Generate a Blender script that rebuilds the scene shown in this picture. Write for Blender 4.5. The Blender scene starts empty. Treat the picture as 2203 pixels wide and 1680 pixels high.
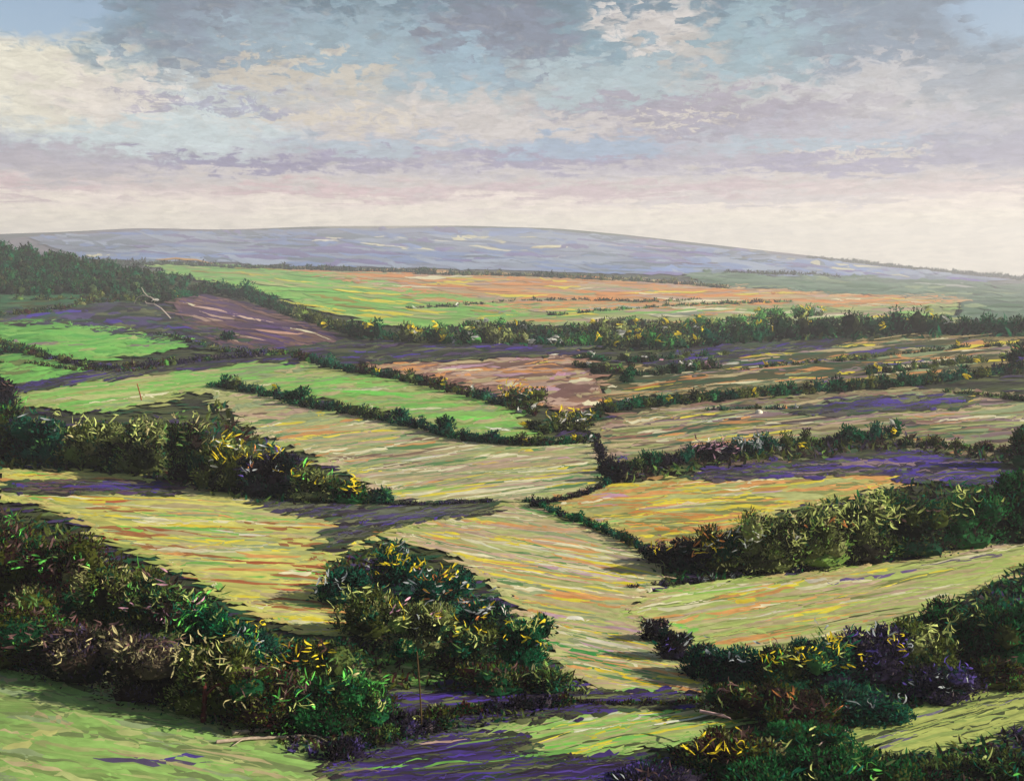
import bpy, math, random
import numpy as np
from mathutils import Vector
from mathutils.geometry import delaunay_2d_cdt

random.seed(7); RNG = np.random.default_rng(11)
scene = bpy.context.scene
COL = scene.collection
W, H, F = 2203.0, 1680.0, 2362.0        # picture plane units used for laying out the land
PITCH = math.atan((840 - 603) / F)
EYE = 30.0
EXPO = 0.98
KALB = 0.60                              # sunlit picture colour -> surface albedo

def lin(c):
    r = []
    for v in c[:3]:
        v = v / 255.0
        r.append(v / 12.92 if v <= 0.04045 else ((v + 0.055) / 1.055) ** 2.4)
    return np.array(r)
def alb(c, k=KALB): return np.clip(lin(c) * k, 0.002, 0.85)

# ------------------------------------------------------------------ terrain
def ray(px, py):
    px = np.asarray(px, float); py = np.asarray(py, float)
    a = px - W / 2; b = H / 2 - py
    cp, sp = math.cos(PITCH), math.sin(PITCH)
    d = np.stack([a, F * cp + b * sp, -F * sp + b * cp], -1)
    return d / np.linalg.norm(d, axis=-1, keepdims=True)
def azel(px, py):
    d = ray(px, py)
    return float(math.degrees(math.atan2(d[0], d[1]))), float(math.degrees(math.asin(d[2])))
RIDGE = [(-900, 560), (-400, 520), (0, 503), (130, 499), (300, 490), (480, 494), (700, 486), (1000, 485), (1200, 491), (1330, 503),
         (1480, 520), (1700, 545), (2000, 578), (2203, 596), (2700, 602), (3200, 602)]
_ra, _re = zip(*[azel(x, y) for x, y in RIDGE])
_az = np.linspace(-60, 60, 481); _rr = np.interp(_az, _ra, _re)
_k = np.ones(9) / 9; _rr = np.convolve(np.pad(_rr, 4, mode='edge'), _k, 'valid')
def sstep(t): t = np.clip(t, 0, 1); return t * t * (3 - 2 * t)
def hgt(x, y):
    x = np.asarray(x, float); y = np.asarray(y, float)
    D = np.hypot(x, y) + 1e-6
    az = np.degrees(np.arctan2(x, y))
    near = np.interp(D, [0, 60, 180, 340, 450, 600], [0, 0, .2, 1.2, 2.5, 5.0])
    r = np.interp(az, _az, _rr)
    t = np.clip(np.log(D / 600.0) / math.log(4000 / 600.0), 0, 1)
    el = -2.386 + t * (r + 2.386)
    z = np.where(D <= 600, near, EYE + D * np.tan(np.radians(el)))
    zr = EYE + 4000 * np.tan(np.radians(r))
    z = np.where(D > 4000, zr - np.minimum(D - 4000, 1500) * (zr + 40) / 1500.0, z)
    a1 = sstep((D - 40) / 80) * (1 - sstep((D - 500) / 500))
    z = z + a1 * (0.45 * np.sin(x * .071 + y * .031 + 1.1) + 0.35 * np.sin(x * .043 - y * .052 + 2.3))
    a2 = sstep((D - 180) / 300) * (1 - sstep((D - 900) / 500))
    z = z + a2 * (0.9 * np.sin(x * .021 + y * .017 + .4) + .5 * np.sin(x * .012 - y * .027))
    a3 = sstep((D - 1500) / 900) * (1 - sstep((D - 3700) / 300))
    z = z + a3 * (7 * np.sin(x * .0046 + 1.0) * np.cos(y * .0031 + .5) + 3.5 * np.sin(x * .011 + y * .007))
    # wooded hill on the left, and the small rise the viewer stands on
    z = z + 43 * np.exp(-(((x + 520) / 92.0) ** 2 + ((y - 900) / 140.0) ** 2) / 2) \
          + 20 * np.exp(-(((x + 400) / 120.0) ** 2 + ((y - 980) / 160.0) ** 2) / 2)
    z = z + 26 * (1 - sstep(D / 45.0))
    # near green mound at the lower left
    z = z + 1.6 * np.exp(-(((x + 34) / 16.0) ** 2 + ((y - 62) / 11.0) ** 2) / 2)
    return z
_T = np.concatenate([np.linspace(40, 200, 100), np.geomspace(201, 6400, 240)])
def ground(px, py):
    """points of the land seen along the given directions (N,3)"""
    px = np.atleast_1d(np.asarray(px, float)); py = np.atleast_1d(np.asarray(py, float))
    out = np.zeros((len(px), 3))
    for s in range(0, len(px), 3000):
        d = ray(px[s:s+3000], py[s:s+3000])
        n = len(d)
        X = d[:, 0:1] * _T; Y = d[:, 1:2] * _T; Z = EYE + d[:, 2:3] * _T
        below = Z < hgt(X, Y)
        hit = np.argmax(below, 1); none = ~below.any(1); hit[none] = 320; hit = np.maximum(hit, 1)
        lo = _T[hit - 1].copy(); hi = _T[hit].copy()
        for _ in range(14):
            m = (lo + hi) / 2
            b = (EYE + d[:, 2] * m) < hgt(d[:, 0] * m, d[:, 1] * m)
            hi = np.where(b, m, hi); lo = np.where(b, lo, m)
        P = d * hi[:, None]
        P[:, 2] = hgt(P[:, 0], P[:, 1])
        out[s:s+3000] = P
    return out
def dist(P): return np.hypot(P[..., 0], P[..., 1])

# ------------------------------------------------------------------ mesh helpers
def mesh_obj(name, V, Q, mats, parent=None, col=None, midx=None, smooth=False):
    """V (n,3); Q list of faces or (m,4)/(m,3) array; col (n,3) per-vertex colour"""
    me = bpy.data.meshes.new(name)
    V = np.asarray(V, float)
    if isinstance(Q, np.ndarray):
        k = Q.shape[1]; m = len(Q)
        me.vertices.add(len(V)); me.vertices.foreach_set('co', V.ravel())
        me.loops.add(m * k); me.loops.foreach_set('vertex_index', Q.ravel().astype(np.int32))
        me.polygons.add(m); me.polygons.foreach_set('loop_start', np.arange(0, m * k, k, dtype=np.int32))
        me.polygons.foreach_set('loop_total', np.full(m, k, dtype=np.int32))
        me.update(calc_edges=True)
    else:
        me.from_pydata([tuple(v) for v in V], [], [tuple(q) for q in Q]); me.update()
    if col is not None:
        ca = me.color_attributes.new('tint', 'FLOAT_COLOR', 'POINT')
        c4 = np.ones((len(V), 4)); c4[:, :3] = col
        ca.data.foreach_set('color', c4.ravel())
    for m_ in mats: me.materials.append(m_)
    if midx is not None: me.polygons.foreach_set('material_index', np.asarray(midx, dtype=np.int32))
    if smooth: me.polygons.foreach_set('use_smooth', np.ones(len(me.polygons), dtype=bool))
    o = bpy.data.objects.new(name, me); COL.objects.link(o)
    if parent is not None: o.parent = parent
    return o
class Acc:
    """collects quads with per-vertex colours"""
    def __init__(s): s.V = []; s.Q = []; s.C = []; s.n = 0
    def add(s, V, Q, C):
        s.V.append(V); s.Q.append(Q + s.n); s.C.append(C); s.n += len(V)
    def build(s, name, mat, parent=None, org=None, smooth=False):
        if not s.V: return None
        V = np.concatenate(s.V)
        if org is not None: V = V - np.asarray(org)
        return mesh_obj(name, V, np.concatenate(s.Q), [mat], parent, np.concatenate(s.C), smooth=smooth)
def tag(o, label=None, cat=None, group=None, kind=None):
    if label: o['label'] = label
    if cat: o['category'] = cat
    if group: o['group'] = group
    if kind: o['kind'] = kind
    return o
def empty(name, loc):
    o = bpy.data.objects.new(name, None); COL.objects.link(o); o.location = loc; return o

# ------------------------------------------------------------------ materials
class NT:
    def __init__(s, tree): s.t = tree; s.n = tree.nodes; s.l = tree.links
    def node(s, typ, **kw):
        n = s.n.new(typ)
        for k, v in kw.items(): setattr(n, k, v)
        return n
    def put(s, sock, v):
        if isinstance(v, bpy.types.NodeSocket): s.l.new(v, sock)
        elif v is not None:
            if sock.type == 'RGBA' and len(v) == 3: v = tuple(v) + (1,)
            sock.default_value = v
    def math(s, op, a, b=None, c=None, clamp=False):
        n = s.node('ShaderNodeMath', operation=op); n.use_clamp = clamp
        s.put(n.inputs[0], a)
        if b is not None: s.put(n.inputs[1], b)
        if c is not None: s.put(n.inputs[2], c)
        return n.outputs[0]
    def mix(s, f, a, b, mode='MIX'):
        n = s.node('ShaderNodeMix', data_type='RGBA', blend_type=mode)
        s.put(n.inputs[0], f); s.put(n.inputs[6], a); s.put(n.inputs[7], b)
        return n.outputs[2]
    def noise(s, vec, scale, detail=3, rough=.55, dist=0.0):
        n = s.node('ShaderNodeTexNoise'); s.put(n.inputs['Vector'], vec)
        n.inputs['Scale'].default_value = scale; n.inputs['Detail'].default_value = detail
        n.inputs['Roughness'].default_value = rough; n.inputs['Distortion'].default_value = dist
        return n.outputs[0]
    def ramp(s, f, stops, interp='LINEAR'):
        n = s.node('ShaderNodeValToRGB'); cr = n.color_ramp; cr.interpolation = interp
        while len(cr.elements) < len(stops): cr.elements.new(0.5)
        for e, (p, c) in zip(cr.elements, stops):
            e.position = p
            e.color = (c, c, c, 1) if np.isscalar(c) else (c[0], c[1], c[2], 1)
        s.put(n.inputs[0], f); return n.outputs[0]
    def mapping(s, vec, rot=(0, 0, 0), scale=(1, 1, 1), loc=(0, 0, 0)):
        n = s.node('ShaderNodeMapping'); s.put(n.inputs[0], vec)
        n.inputs['Rotation'].default_value = rot; n.inputs['Scale'].default_value = scale; n.inputs['Location'].default_value = loc
        return n.outputs[0]
def new_mat(name):
    m = bpy.data.materials.new(name); m.use_nodes = True
    t = NT(m.node_tree); b = m.node_tree.nodes['Principled BSDF']
    b.inputs['Roughness'].default_value = 0.95
    b.inputs['Specular IOR Level'].default_value = 0.08
    return m, t, b

def leaf_material(name, trans=0.22):
    m, t, b = new_mat(name)
    at = t.node('ShaderNodeAttribute', attribute_name='tint')
    geo = t.node('ShaderNodeNewGeometry')
    n = t.noise(geo.outputs['Position'], 2.2, 3)
    c = t.mix(1.0, at.outputs['Color'], t.ramp(n, [(.25, .72), (.75, 1.25)]), 'MULTIPLY')
    t.put(b.inputs['Base Color'], c)
    tr = t.node('ShaderNodeBsdfTranslucent'); t.put(tr.inputs[0], c)
    mx = t.node('ShaderNodeMixShader'); mx.inputs[0].default_value = trans
    t.l.new(b.outputs[0], mx.inputs[1]); t.l.new(tr.outputs[0], mx.inputs[2])
    out = [x for x in t.n if x.type == 'OUTPUT_MATERIAL'][0]
    t.l.new(mx.outputs[0], out.inputs[0])
    return m
def tint_material(name, lo=.8, hi=1.2, scale=3.0):
    m, t, b = new_mat(name)
    at = t.node('ShaderNodeAttribute', attribute_name='tint')
    geo = t.node('ShaderNodeNewGeometry')
    n = t.noise(geo.outputs['Position'], scale, 4)
    t.put(b.inputs['Base Color'], t.mix(1.0, at.outputs['Color'], t.ramp(n, [(.25, lo), (.75, hi)]), 'MULTIPLY'))
    return m
M_LEAF = leaf_material('leaf', .38); M_STROKE = tint_material('cut_grass', .82, 1.18, .9)
M_BLOSSOM = leaf_material('petal', .35); M_BARK = tint_material('bark', .6, 1.4, 4.0)
M_STONE = tint_material('stone', .55, 1.45, 3.0)

def field_material(name, ang, s_al, s_ac, cols, contrast=1.0):
    """streaked pasture or stubble: colour varies in long drifts laid along the working direction"""
    m, t, b = new_mat(name)
    geo = t.node('ShaderNodeNewGeometry')
    p0 = t.mapping(geo.outputs['Position'], rot=(0, 0, -ang))
    p = t.mapping(p0, scale=(s_al, s_ac * .62, 0.0))
    wob = t.noise(t.mapping(p0, scale=(s_al * 1.5, s_al * 1.5, 0)), 1.0, 2)
    a = t.noise(p, 1.0, 3, .55, .8)
    bb = t.noise(t.mapping(p, scale=(.45, .5, 1), loc=(13, 5, 0)), 1.0, 3, .5, .8)
    fine = t.noise(t.mapping(p, scale=(1.6, 3.2, 1), loc=(3, 7, 0)), 1.0, 4, .7)
    C = [tuple(alb(c)) for c in cols]
    base = t.ramp(a, [(.30, C[0]), (.45, C[1]), (.56, C[2 % len(C)]), (.70, C[3 % len(C)])])
    base2 = t.ramp(bb, [(.32, C[1]), (.48, C[0]), (.6, C[(4 if len(C) > 4 else 2)]), (.72, C[1])])
    c = t.mix(t.ramp(wob, [(.38, 0.0), (.62, .85)]), base, base2)
    big = t.noise(t.mapping(p0, scale=(s_al * .8, s_ac * .16, 0), loc=(4, 2, 0)), 1.0, 2, .5, .4)
    c = t.mix(1.0, c, t.ramp(big, [(.32, .80), (.5, 1.0), (.66, 1.16)]), 'MULTIPLY')
    c = t.mix(contrast, c, t.ramp(fine, [(.28, .76), (.5, 1.0), (.75, 1.18)]), 'MULTIPLY')
    t.put(b.inputs['Base Color'], c)
    bm = t.node('ShaderNodeBump'); bm.inputs['Strength'].default_value = .5; bm.inputs['Distance'].default_value = .25 / max(s_ac, .05) * .3
    t.put(bm.inputs['Height'], fine); t.l.new(bm.outputs[0], b.inputs['Normal'])
    return m

# ------------------------------------------------------------------ ground sheet
def build_ground():
    az = np.radians(np.concatenate([np.linspace(-180, -42, 36)[:-1], np.linspace(-42, 42, 300), np.linspace(42, 180, 36)[1:]]))
    D = np.concatenate([[1.0], np.geomspace(6, 60, 24)[:-1], np.geomspace(60, 5000, 320), np.geomspace(5100, 6500, 5)])
    A, R = np.meshgrid(az, D)
    X = R * np.sin(A); Y = R * np.cos(A); Z = hgt(X, Y)
    V = np.stack([X.ravel(), Y.ravel(), Z.ravel()], -1)
    na, nd = len(az), len(D)
    i = np.arange((nd - 1) * (na - 1)); r = i // (na - 1); c = i % (na - 1)
    Q = np.stack([r * na + c, r * na + c + 1, (r + 1) * na + c + 1, (r + 1) * na + c], -1)[:, ::-1]
    m, t, b = new_mat('meadow_ground')
    geo = t.node('ShaderNodeNewGeometry'); pos = geo.outputs['Position']
    n1 = t.noise(t.mapping(pos, rot=(0, 0, .2), scale=(.03, .12, 0)), 1.0, 4, .6, .5)
    n2 = t.noise(t.mapping(pos, rot=(0, 0, -.1), scale=(.006, .02, 0)), 1.0, 3, .55)
    n3 = t.noise(t.mapping(pos, scale=(.5, 1.1, 0)), 1.0, 3, .6)
    near = t.ramp(n1, [(.30, alb((52, 42, 40))), (.44, alb((58, 66, 42))), (.55, alb((84, 92, 52))), (.7, alb((112, 122, 64)))])
    near = t.mix(t.ramp(n3, [(.4, 0.0), (.7, .5)]), near, tuple(alb((70, 58, 66))))
    # far land: a patchwork of pale pasture, heath and woodland
    vx = t.node('ShaderNodeTexVoronoi'); vx.inputs['Scale'].default_value = 1.0
    t.put(vx.inputs['Vector'], t.mapping(pos, rot=(0, 0, .1), scale=(.0035, .0021, 0)))
    sep = t.node('ShaderNodeSeparateColor'); t.put(sep.inputs[0], vx.outputs['Color'])
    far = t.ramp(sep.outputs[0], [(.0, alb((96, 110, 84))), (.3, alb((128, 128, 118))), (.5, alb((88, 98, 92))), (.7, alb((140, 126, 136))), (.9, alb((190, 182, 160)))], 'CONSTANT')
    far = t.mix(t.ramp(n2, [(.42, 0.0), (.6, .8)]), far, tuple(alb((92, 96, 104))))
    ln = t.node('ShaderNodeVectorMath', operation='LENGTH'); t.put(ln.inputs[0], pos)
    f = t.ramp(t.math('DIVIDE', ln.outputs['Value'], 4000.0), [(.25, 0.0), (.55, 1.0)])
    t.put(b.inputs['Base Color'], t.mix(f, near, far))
    o = mesh_obj('ground', V, Q, [m], smooth=True)
    tag(o, kind='structure')
build_ground()

# ------------------------------------------------------------------ fields
def inpoly(x, y, P):
    n = len(P); r = np.zeros(len(x), bool); j = n - 1
    for i in range(n):
        xi, yi = P[i]; xj, yj = P[j]
        c = ((yi > y) != (yj > y)) & (x < (xj - xi) * (y - yi) / (yj - yi + 1e-12) + xi)
        r ^= c; j = i
    return r
def lift(P, k=1.0):
    P = P.copy(); D = dist(P); P[:, 2] += k * (0.05 + 0.0013 * D); return P
def stroke_arrays(cx, cy, L, T, ang, cols, k=2.0, bow=0.0):
    """long low drifts of cut grass lying on the land. cx.. arrays of n; returns V,Q,C"""
    n = len(cx); S = 7
    s = np.linspace(-.5, .5, S)[None, :]
    wob = RNG.normal(0, .16, (n, S)) * T[:, None]
    bw = RNG.normal(0, .05, n)[:, None] * L[:, None] * (s * s * 4 - .5)
    prof = np.array([.15, .75, 1, 1.05, .95, .7, .12])[None, :] * RNG.uniform(.65, 1.25, (n, S))
    X = cx[:, None] + s * L[:, None] * np.cos(ang)[:, None]
    Y = cy[:, None] + s * L[:, None] * np.sin(ang)[:, None] + wob + bw * .5
    hw = T[:, None] * .5 * prof
    top = ground(X.ravel(), (Y - hw).ravel()); bot = ground(X.ravel(), (Y + hw).ravel())
    mid = (top + bot) / 2
    D = dist(mid)
    top[:, 2] += .02 + .0016 * D * k * .5; bot[:, 2] += .02 + .0016 * D * k * .5
    mid[:, 2] = np.maximum(hgt(mid[:, 0], mid[:, 1]), mid[:, 2]) + .04 + .0018 * D * k * .5
    V = np.stack([top, mid, bot], 1).reshape(n, S, 3, 3).reshape(-1, 3)
    base = (np.arange(n) * S * 3)[:, None, None]
    i = np.arange(S - 1)[None, :, None] * 3
    j = np.arange(2)[None, None, :]
    a = base + i + j
    Q = np.stack([a, a + 1, a + 4, a + 3], -1).reshape(-1, 4)
    C = np.repeat(cols, S * 3, axis=0) * RNG.uniform(.85, 1.15, (n * S * 3, 1))
    return V, Q, C
def wobble(poly, amp, step=26):
    out = []
    for i in range(len(poly)):
        a = np.array(poly[i], float); b = np.array(poly[(i + 1) % len(poly)], float)
        m = max(1, int(np.linalg.norm(b - a) / step))
        for k in range(m):
            p = a + (b - a) * k / m
            out.append((p[0] + random.gauss(0, amp), p[1] + random.gauss(0, amp * .6)))
    return out
def field(name, label, poly, deg, cols, accents, n=120, L=(60, 200), T=(3, 8), amp=3.0, cat=None, group=None, kind='structure', extra=(), step=16, contrast=1.0, k=1.0, fringe=1.0):
    """poly/strokes are laid out along lines of sight and dropped on the land; deg = working direction there"""
    cx = np.mean([p[0] for p in poly]); cy = np.mean([p[1] for p in poly])
    a = math.radians(deg)
    g = ground([cx, cx - 75 * math.cos(a), cx + 75 * math.cos(a), cx, cx], [cy, cy - 75 * math.sin(a), cy + 75 * math.sin(a), cy - 4, cy + 4])
    v = g[2] - g[1]; wang = math.atan2(v[1], v[0])
    s_al = 1.0 / np.linalg.norm(v[:2]); ac = np.linalg.norm((g[4] - g[3])[:2])
    mat = field_material(name + '_turf', wang, s_al * 1.1, 1.0 / ac, cols, contrast)
    bd = wobble(poly, amp)
    xs = np.arange(min(p[0] for p in bd), max(p[0] for p in bd), step)
    ys = np.arange(min(p[1] for p in bd), max(p[1] for p in bd), step * .55)
    GX, GY = np.meshgrid(xs, ys); GX = GX.ravel() + RNG.uniform(-2, 2, GX.size); GY = GY.ravel()
    ok = inpoly(GX, GY, bd)
    pts = [Vector(p) for p in bd] + [Vector((x, y)) for x, y in zip(GX[ok], GY[ok])]
    nb = len(bd)
    r = delaunay_2d_cdt(pts, [(i, (i + 1) % nb) for i in range(nb)], [], 1, 1e-4)
    P2 = np.array([(p.x, p.y) for p in r[0]]); tri = np.array([f for f in r[2] if len(f) == 3])
    V1 = lift(ground(P2[:, 0], P2[:, 1]), k)
    e1 = V1[tri[:, 1]] - V1[tri[:, 0]]; e2 = V1[tri[:, 2]] - V1[tri[:, 0]]
    flip = np.cross(e1, e2)[:, 2] < 0; tri[flip] = tri[flip][:, ::-1]
    # drifts
    x0, x1 = min(p[0] for p in poly), max(p[0] for p in poly); y0, y1 = min(p[1] for p in poly), max(p[1] for p in poly)
    sx, sy = [], []
    while len(sx) < n:
        x = RNG.uniform(x0, x1, 4 * n + 8); y = RNG.uniform(y0, y1, 4 * n + 8)
        o = inpoly(x, y, poly); sx += list(x[o]); sy += list(y[o])
    sx = np.array(sx[:n]); sy = np.array(sy[:n])
    wts = np.array([w for _, w in accents], float); wts /= wts.sum()
    ci = RNG.choice(len(accents), n, p=wts)
    cc = np.array([alb(accents[i][0]) for i in ci]) * RNG.uniform(.85, 1.15, (n, 1))
    mean = np.mean([alb(c) for c in cols], 0); bl_ = BL if name != 'violet_shade_patch' else .95; cc = cc * bl_ + mean[None, :] * (1 - bl_)
    LL = RNG.uniform(*L, n); TT = RNG.uniform(*T, n) * 1.35; AA = np.radians(deg + RNG.normal(0, 2.0, n))
    for j in range(n):        # keep drifts inside their own field
        for _ in range(5):
            ex = sx[j] + np.array([-.45, .45]) * LL[j] * math.cos(AA[j]); ey = sy[j] + np.array([-.45, .45]) * LL[j] * math.sin(AA[j])
            if inpoly(ex, ey, poly).all(): break
            LL[j] *= .6
    nf = 0
    if fringe:
        bx = []; 
        for i in range(len(poly)):
            p, q = np.array(poly[i], float), np.array(poly[(i + 1) % len(poly)], float)
            m_ = int(np.linalg.norm(q - p) * fringe / 9)
            for _ in range(m_): bx.append(p + (q - p) * random.random() + RNG.normal(0, [T[1] * 1.0, T[1] * .42]))
        if bx:
            bx = np.array(bx); nf = len(bx)
            sx = np.append(sx, bx[:, 0]); sy = np.append(sy, bx[:, 1]); LL = np.append(LL, RNG.uniform(14, 80, nf)); TT = np.append(TT, RNG.uniform(T[0] * .8, T[1], nf))
            AA = np.append(AA, np.radians(deg + RNG.normal(0, 3, nf)))
            pool = [alb(c) for c in cols] if name == 'field' else [alb(c) for c in cols] + [alb(c) for c in ((52, 44, 48), (74, 80, 50), (60, 66, 44), (112, 118, 76), (66, 90, 60))]
            cc = np.concatenate([cc, np.array([random.choice(pool) for _ in range(nf)]) * RNG.uniform(.8, 1.15, (nf, 1))])
    if extra:
        e = np.array([x[:5] for x in extra], float)
        sx = np.append(sx, e[:, 0]); sy = np.append(sy, e[:, 1]); LL = np.append(LL, e[:, 2]); TT = np.append(TT, e[:, 3]); AA = np.append(AA, np.radians(e[:, 4]))
        cc = np.concatenate([cc, np.array([alb(x[5]) for x in extra])])
    V2, Q2, C2 = stroke_arrays(sx, sy, LL, TT, AA, cc, k=2.0 * k)
    V = np.concatenate([V1, V2]); C = np.concatenate([np.full((len(V1), 3), .2), C2])
    faces = [tuple(f) for f in tri] + [tuple(q + len(V1)) for q in Q2]
    o = mesh_obj(name, V, faces, [mat, M_STROKE], None, C, [0] * len(tri) + [1] * len(Q2), smooth=True)
    tag(o, label or None, cat, group, kind)
    return o

YG = (182, 188, 120); TAN = (196, 178, 132); PNK = (200, 168, 148); GRN = (140, 196, 96); BGR = (124, 196, 88); OLV = (128, 138, 78)
YEL = (240, 220, 60); ORG = (226, 158, 92); CRM = (240, 232, 190); WHT = (248, 242, 220); MAU = (150, 124, 128); BRN = (122, 92, 82)
DGR = (36, 92, 60); LIL = (200, 160, 178); SAG = (150, 166, 120); VIO = (82, 58, 158); DVI = (60, 46, 92); RUS = (170, 98, 60); MGR = (84, 140, 82)

BL = .88
exec_fields = []
def FLD(*a, **k):
    if a[0] == 'violet_shade_patch':  # violet patches: purple shadow strokes put into the ground colour
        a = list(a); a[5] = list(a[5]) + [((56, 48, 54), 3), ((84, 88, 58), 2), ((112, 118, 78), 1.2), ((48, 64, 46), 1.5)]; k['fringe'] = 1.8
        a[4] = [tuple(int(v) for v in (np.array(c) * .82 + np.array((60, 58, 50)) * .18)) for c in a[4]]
    exec_fields.append((tuple(a), k))
# far land
FLD('haze_blue_hill', '', [(60, 512), (300, 499), (500, 500), (700, 494), (1000, 492), (1200, 498), (1330, 511), (1480, 528), (1700, 553), (1960, 582), (2180, 604), (2100, 608), (1900, 604), (1640, 594), (1500, 592), (1300, 590), (1000, 580), (700, 574), (480, 566), (300, 562), (180, 552), (110, 534)], 3,
    [(136, 152, 186), (156, 166, 190), (122, 130, 166), (168, 172, 184), (130, 146, 160)], [((130, 156, 206), 3), ((130, 122, 176), 1.6), ((164, 178, 200), 2.5), ((110, 128, 146), 1.5), (CRM, .3)], 260, (50, 220), (4, 10), 1.0, step=14, k=.6, fringe=0,  # blue grey of distance haze put into the hill's surface colour
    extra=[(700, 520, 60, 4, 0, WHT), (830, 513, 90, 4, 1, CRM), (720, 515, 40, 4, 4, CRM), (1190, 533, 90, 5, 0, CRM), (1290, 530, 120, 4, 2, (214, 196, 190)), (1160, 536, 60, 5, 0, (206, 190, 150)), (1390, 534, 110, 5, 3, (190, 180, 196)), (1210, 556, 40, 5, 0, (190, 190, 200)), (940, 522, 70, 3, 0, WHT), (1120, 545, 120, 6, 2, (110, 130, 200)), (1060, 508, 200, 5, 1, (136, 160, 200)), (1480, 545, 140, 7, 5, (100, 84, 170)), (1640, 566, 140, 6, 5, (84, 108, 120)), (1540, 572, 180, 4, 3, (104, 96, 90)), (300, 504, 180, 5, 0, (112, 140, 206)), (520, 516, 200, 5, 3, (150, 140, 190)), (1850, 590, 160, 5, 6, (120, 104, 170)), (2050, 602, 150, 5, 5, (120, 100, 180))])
FLD('field', 'bright green pasture below the far wood', [(340, 572), (470, 576), (640, 588), (760, 598), (850, 622), (1000, 645), (1120, 672), (1080, 700), (900, 706), (800, 695), (700, 668), (610, 640), (520, 618), (430, 600), (360, 588)], 4,
    [GRN, (158, 198, 100), BGR, (176, 200, 110), (150, 190, 96)], [(GRN, 3), (BGR, 2), (YG, 2), (YEL, .8), ((170, 150, 60), .5)], 120, (50, 170), (3, 6), 1.5, step=12,
    extra=[(400, 565, 130, 4, 5, (214, 158, 66)), (560, 583, 170, 4, 3, (190, 164, 60)), (690, 664, 110, 6, 9, YEL), (720, 676, 70, 5, 8, (210, 200, 60)), (640, 655, 80, 4, 6, (200, 200, 80))])
FLD('field', 'orange and tan stubble field across the middle distance', [(640, 584), (800, 588), (930, 590), (1100, 598), (1300, 604), (1480, 614), (1600, 628), (1850, 640), (2060, 645), (1990, 658), (1600, 662), (1300, 664), (1100, 668), (950, 650), (850, 626), (740, 602)], 1,
    [(216, 160, 100), (222, 178, 122), (196, 160, 120), (228, 146, 78), (210, 184, 146)], [(ORG, 3), ((232, 150, 76), 1.6), (TAN, 2), (YEL, .7), (CRM, .9), (PNK, 1.2), (SAG, .7)], 150, (60, 220), (3, 6), 1.5, step=12,
    extra=[(925, 600, 70, 9, 0, CRM), (960, 617, 110, 6, 1, YEL), (1250, 640, 320, 8, -1, (232, 154, 84)), (1450, 632, 240, 6, -2, YEL), (1560, 640, 160, 7, 1, (234, 156, 84)), (1700, 654, 210, 6, -2, (236, 150, 74)), (1960, 652, 200, 6, -2, (226, 168, 84)), (1330, 667, 200, 6, 0, (170, 176, 160))])
FLD('field', 'pale green strip below the orange stubble', [(1080, 664), (1300, 664), (1600, 664), (1990, 660), (2060, 655), (2050, 694), (1800, 698), (1500, 704), (1300, 702), (1120, 700), (1000, 700)], -2,
    [(152, 172, 104), (178, 186, 118), (150, 160, 110), (188, 184, 140), (140, 170, 96)], [(YG, 2), (GRN, 1.4), (CRM, .8), (ORG, .5), (YEL, 1.0), ((150, 156, 140), 1), (PNK, .6)], 90, (50, 170), (3, 6), 1.5, step=12)
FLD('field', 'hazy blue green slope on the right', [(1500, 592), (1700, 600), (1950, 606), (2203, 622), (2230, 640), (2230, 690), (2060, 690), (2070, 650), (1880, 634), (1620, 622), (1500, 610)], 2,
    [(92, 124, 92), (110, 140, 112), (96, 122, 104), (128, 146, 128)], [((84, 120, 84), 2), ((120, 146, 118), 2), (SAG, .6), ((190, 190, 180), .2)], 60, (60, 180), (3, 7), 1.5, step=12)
FLD('field', 'ploughed mauve brown field below the woods at left', [(372, 655), (440, 642), (520, 656), (600, 684), (700, 716), (735, 735), (650, 752), (540, 762), (470, 740), (400, 700)], 12,
    [(104, 78, 92), (84, 64, 96), (124, 92, 92), (150, 114, 104)], [((96, 70, 110), 3), (PNK, .8), (BRN, 2), ((92, 66, 120), 1.4), (CRM, .4)], 70, (40, 130), (3, 6), 2, step=12,
    extra=[(470, 672, 120, 5, 12, (206, 170, 156)), (545, 690, 90, 6, 10, (222, 190, 166)), (600, 718, 120, 6, 4, (206, 160, 138))])
FLD('field', 'dim green pasture in front of the wooded hill', [(0, 640), (120, 630), (250, 628), (330, 640), (250, 656), (100, 668), (0, 680)], -2,
    [(58, 92, 60), (70, 108, 72), (52, 78, 46), (86, 112, 76)], [((60, 110, 74), 2), ((90, 122, 84), 1), ((84, 80, 40), 1)], 40, (50, 140), (3, 7), 2, step=12)
FLD('violet_shade_patch', 'violet grey painted shade band above the bright left pasture', [(0, 684), (60, 672), (160, 658), (250, 654), (340, 664), (380, 690), (430, 712), (560, 752), (430, 745), (300, 722), (160, 700), (60, 694), (0, 698)], 0,  # shade strokes laid on the land as violet grey drifts
    [(84, 76, 108), (74, 64, 100), (88, 90, 96), (62, 84, 78)], [((88, 76, 120), 3), ((66, 96, 84), 1.4), (VIO, 1), ((58, 52, 84), 1)], 70, (40, 120), (4, 9), 2, step=12, cat='shade_patch', kind='thing',
    extra=[(90, 682, 150, 8, -6, (84, 66, 168)), (160, 674, 60, 6, -4, (88, 68, 170))])
FLD('field', 'vivid green pasture at the far left', [(0, 700), (80, 694), (180, 704), (300, 722), (400, 740), (390, 750), (280, 764), (180, 776), (100, 766), (40, 748), (0, 738)], -2,
    [BGR, (100, 170, 76), (124, 192, 90), (150, 190, 96)], [(BGR, 3), (GRN, 2), ((96, 176, 80), 2), (MAU, .3), (YG, .8)], 80, (50, 150), (4, 8), 2, step=12)
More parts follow.
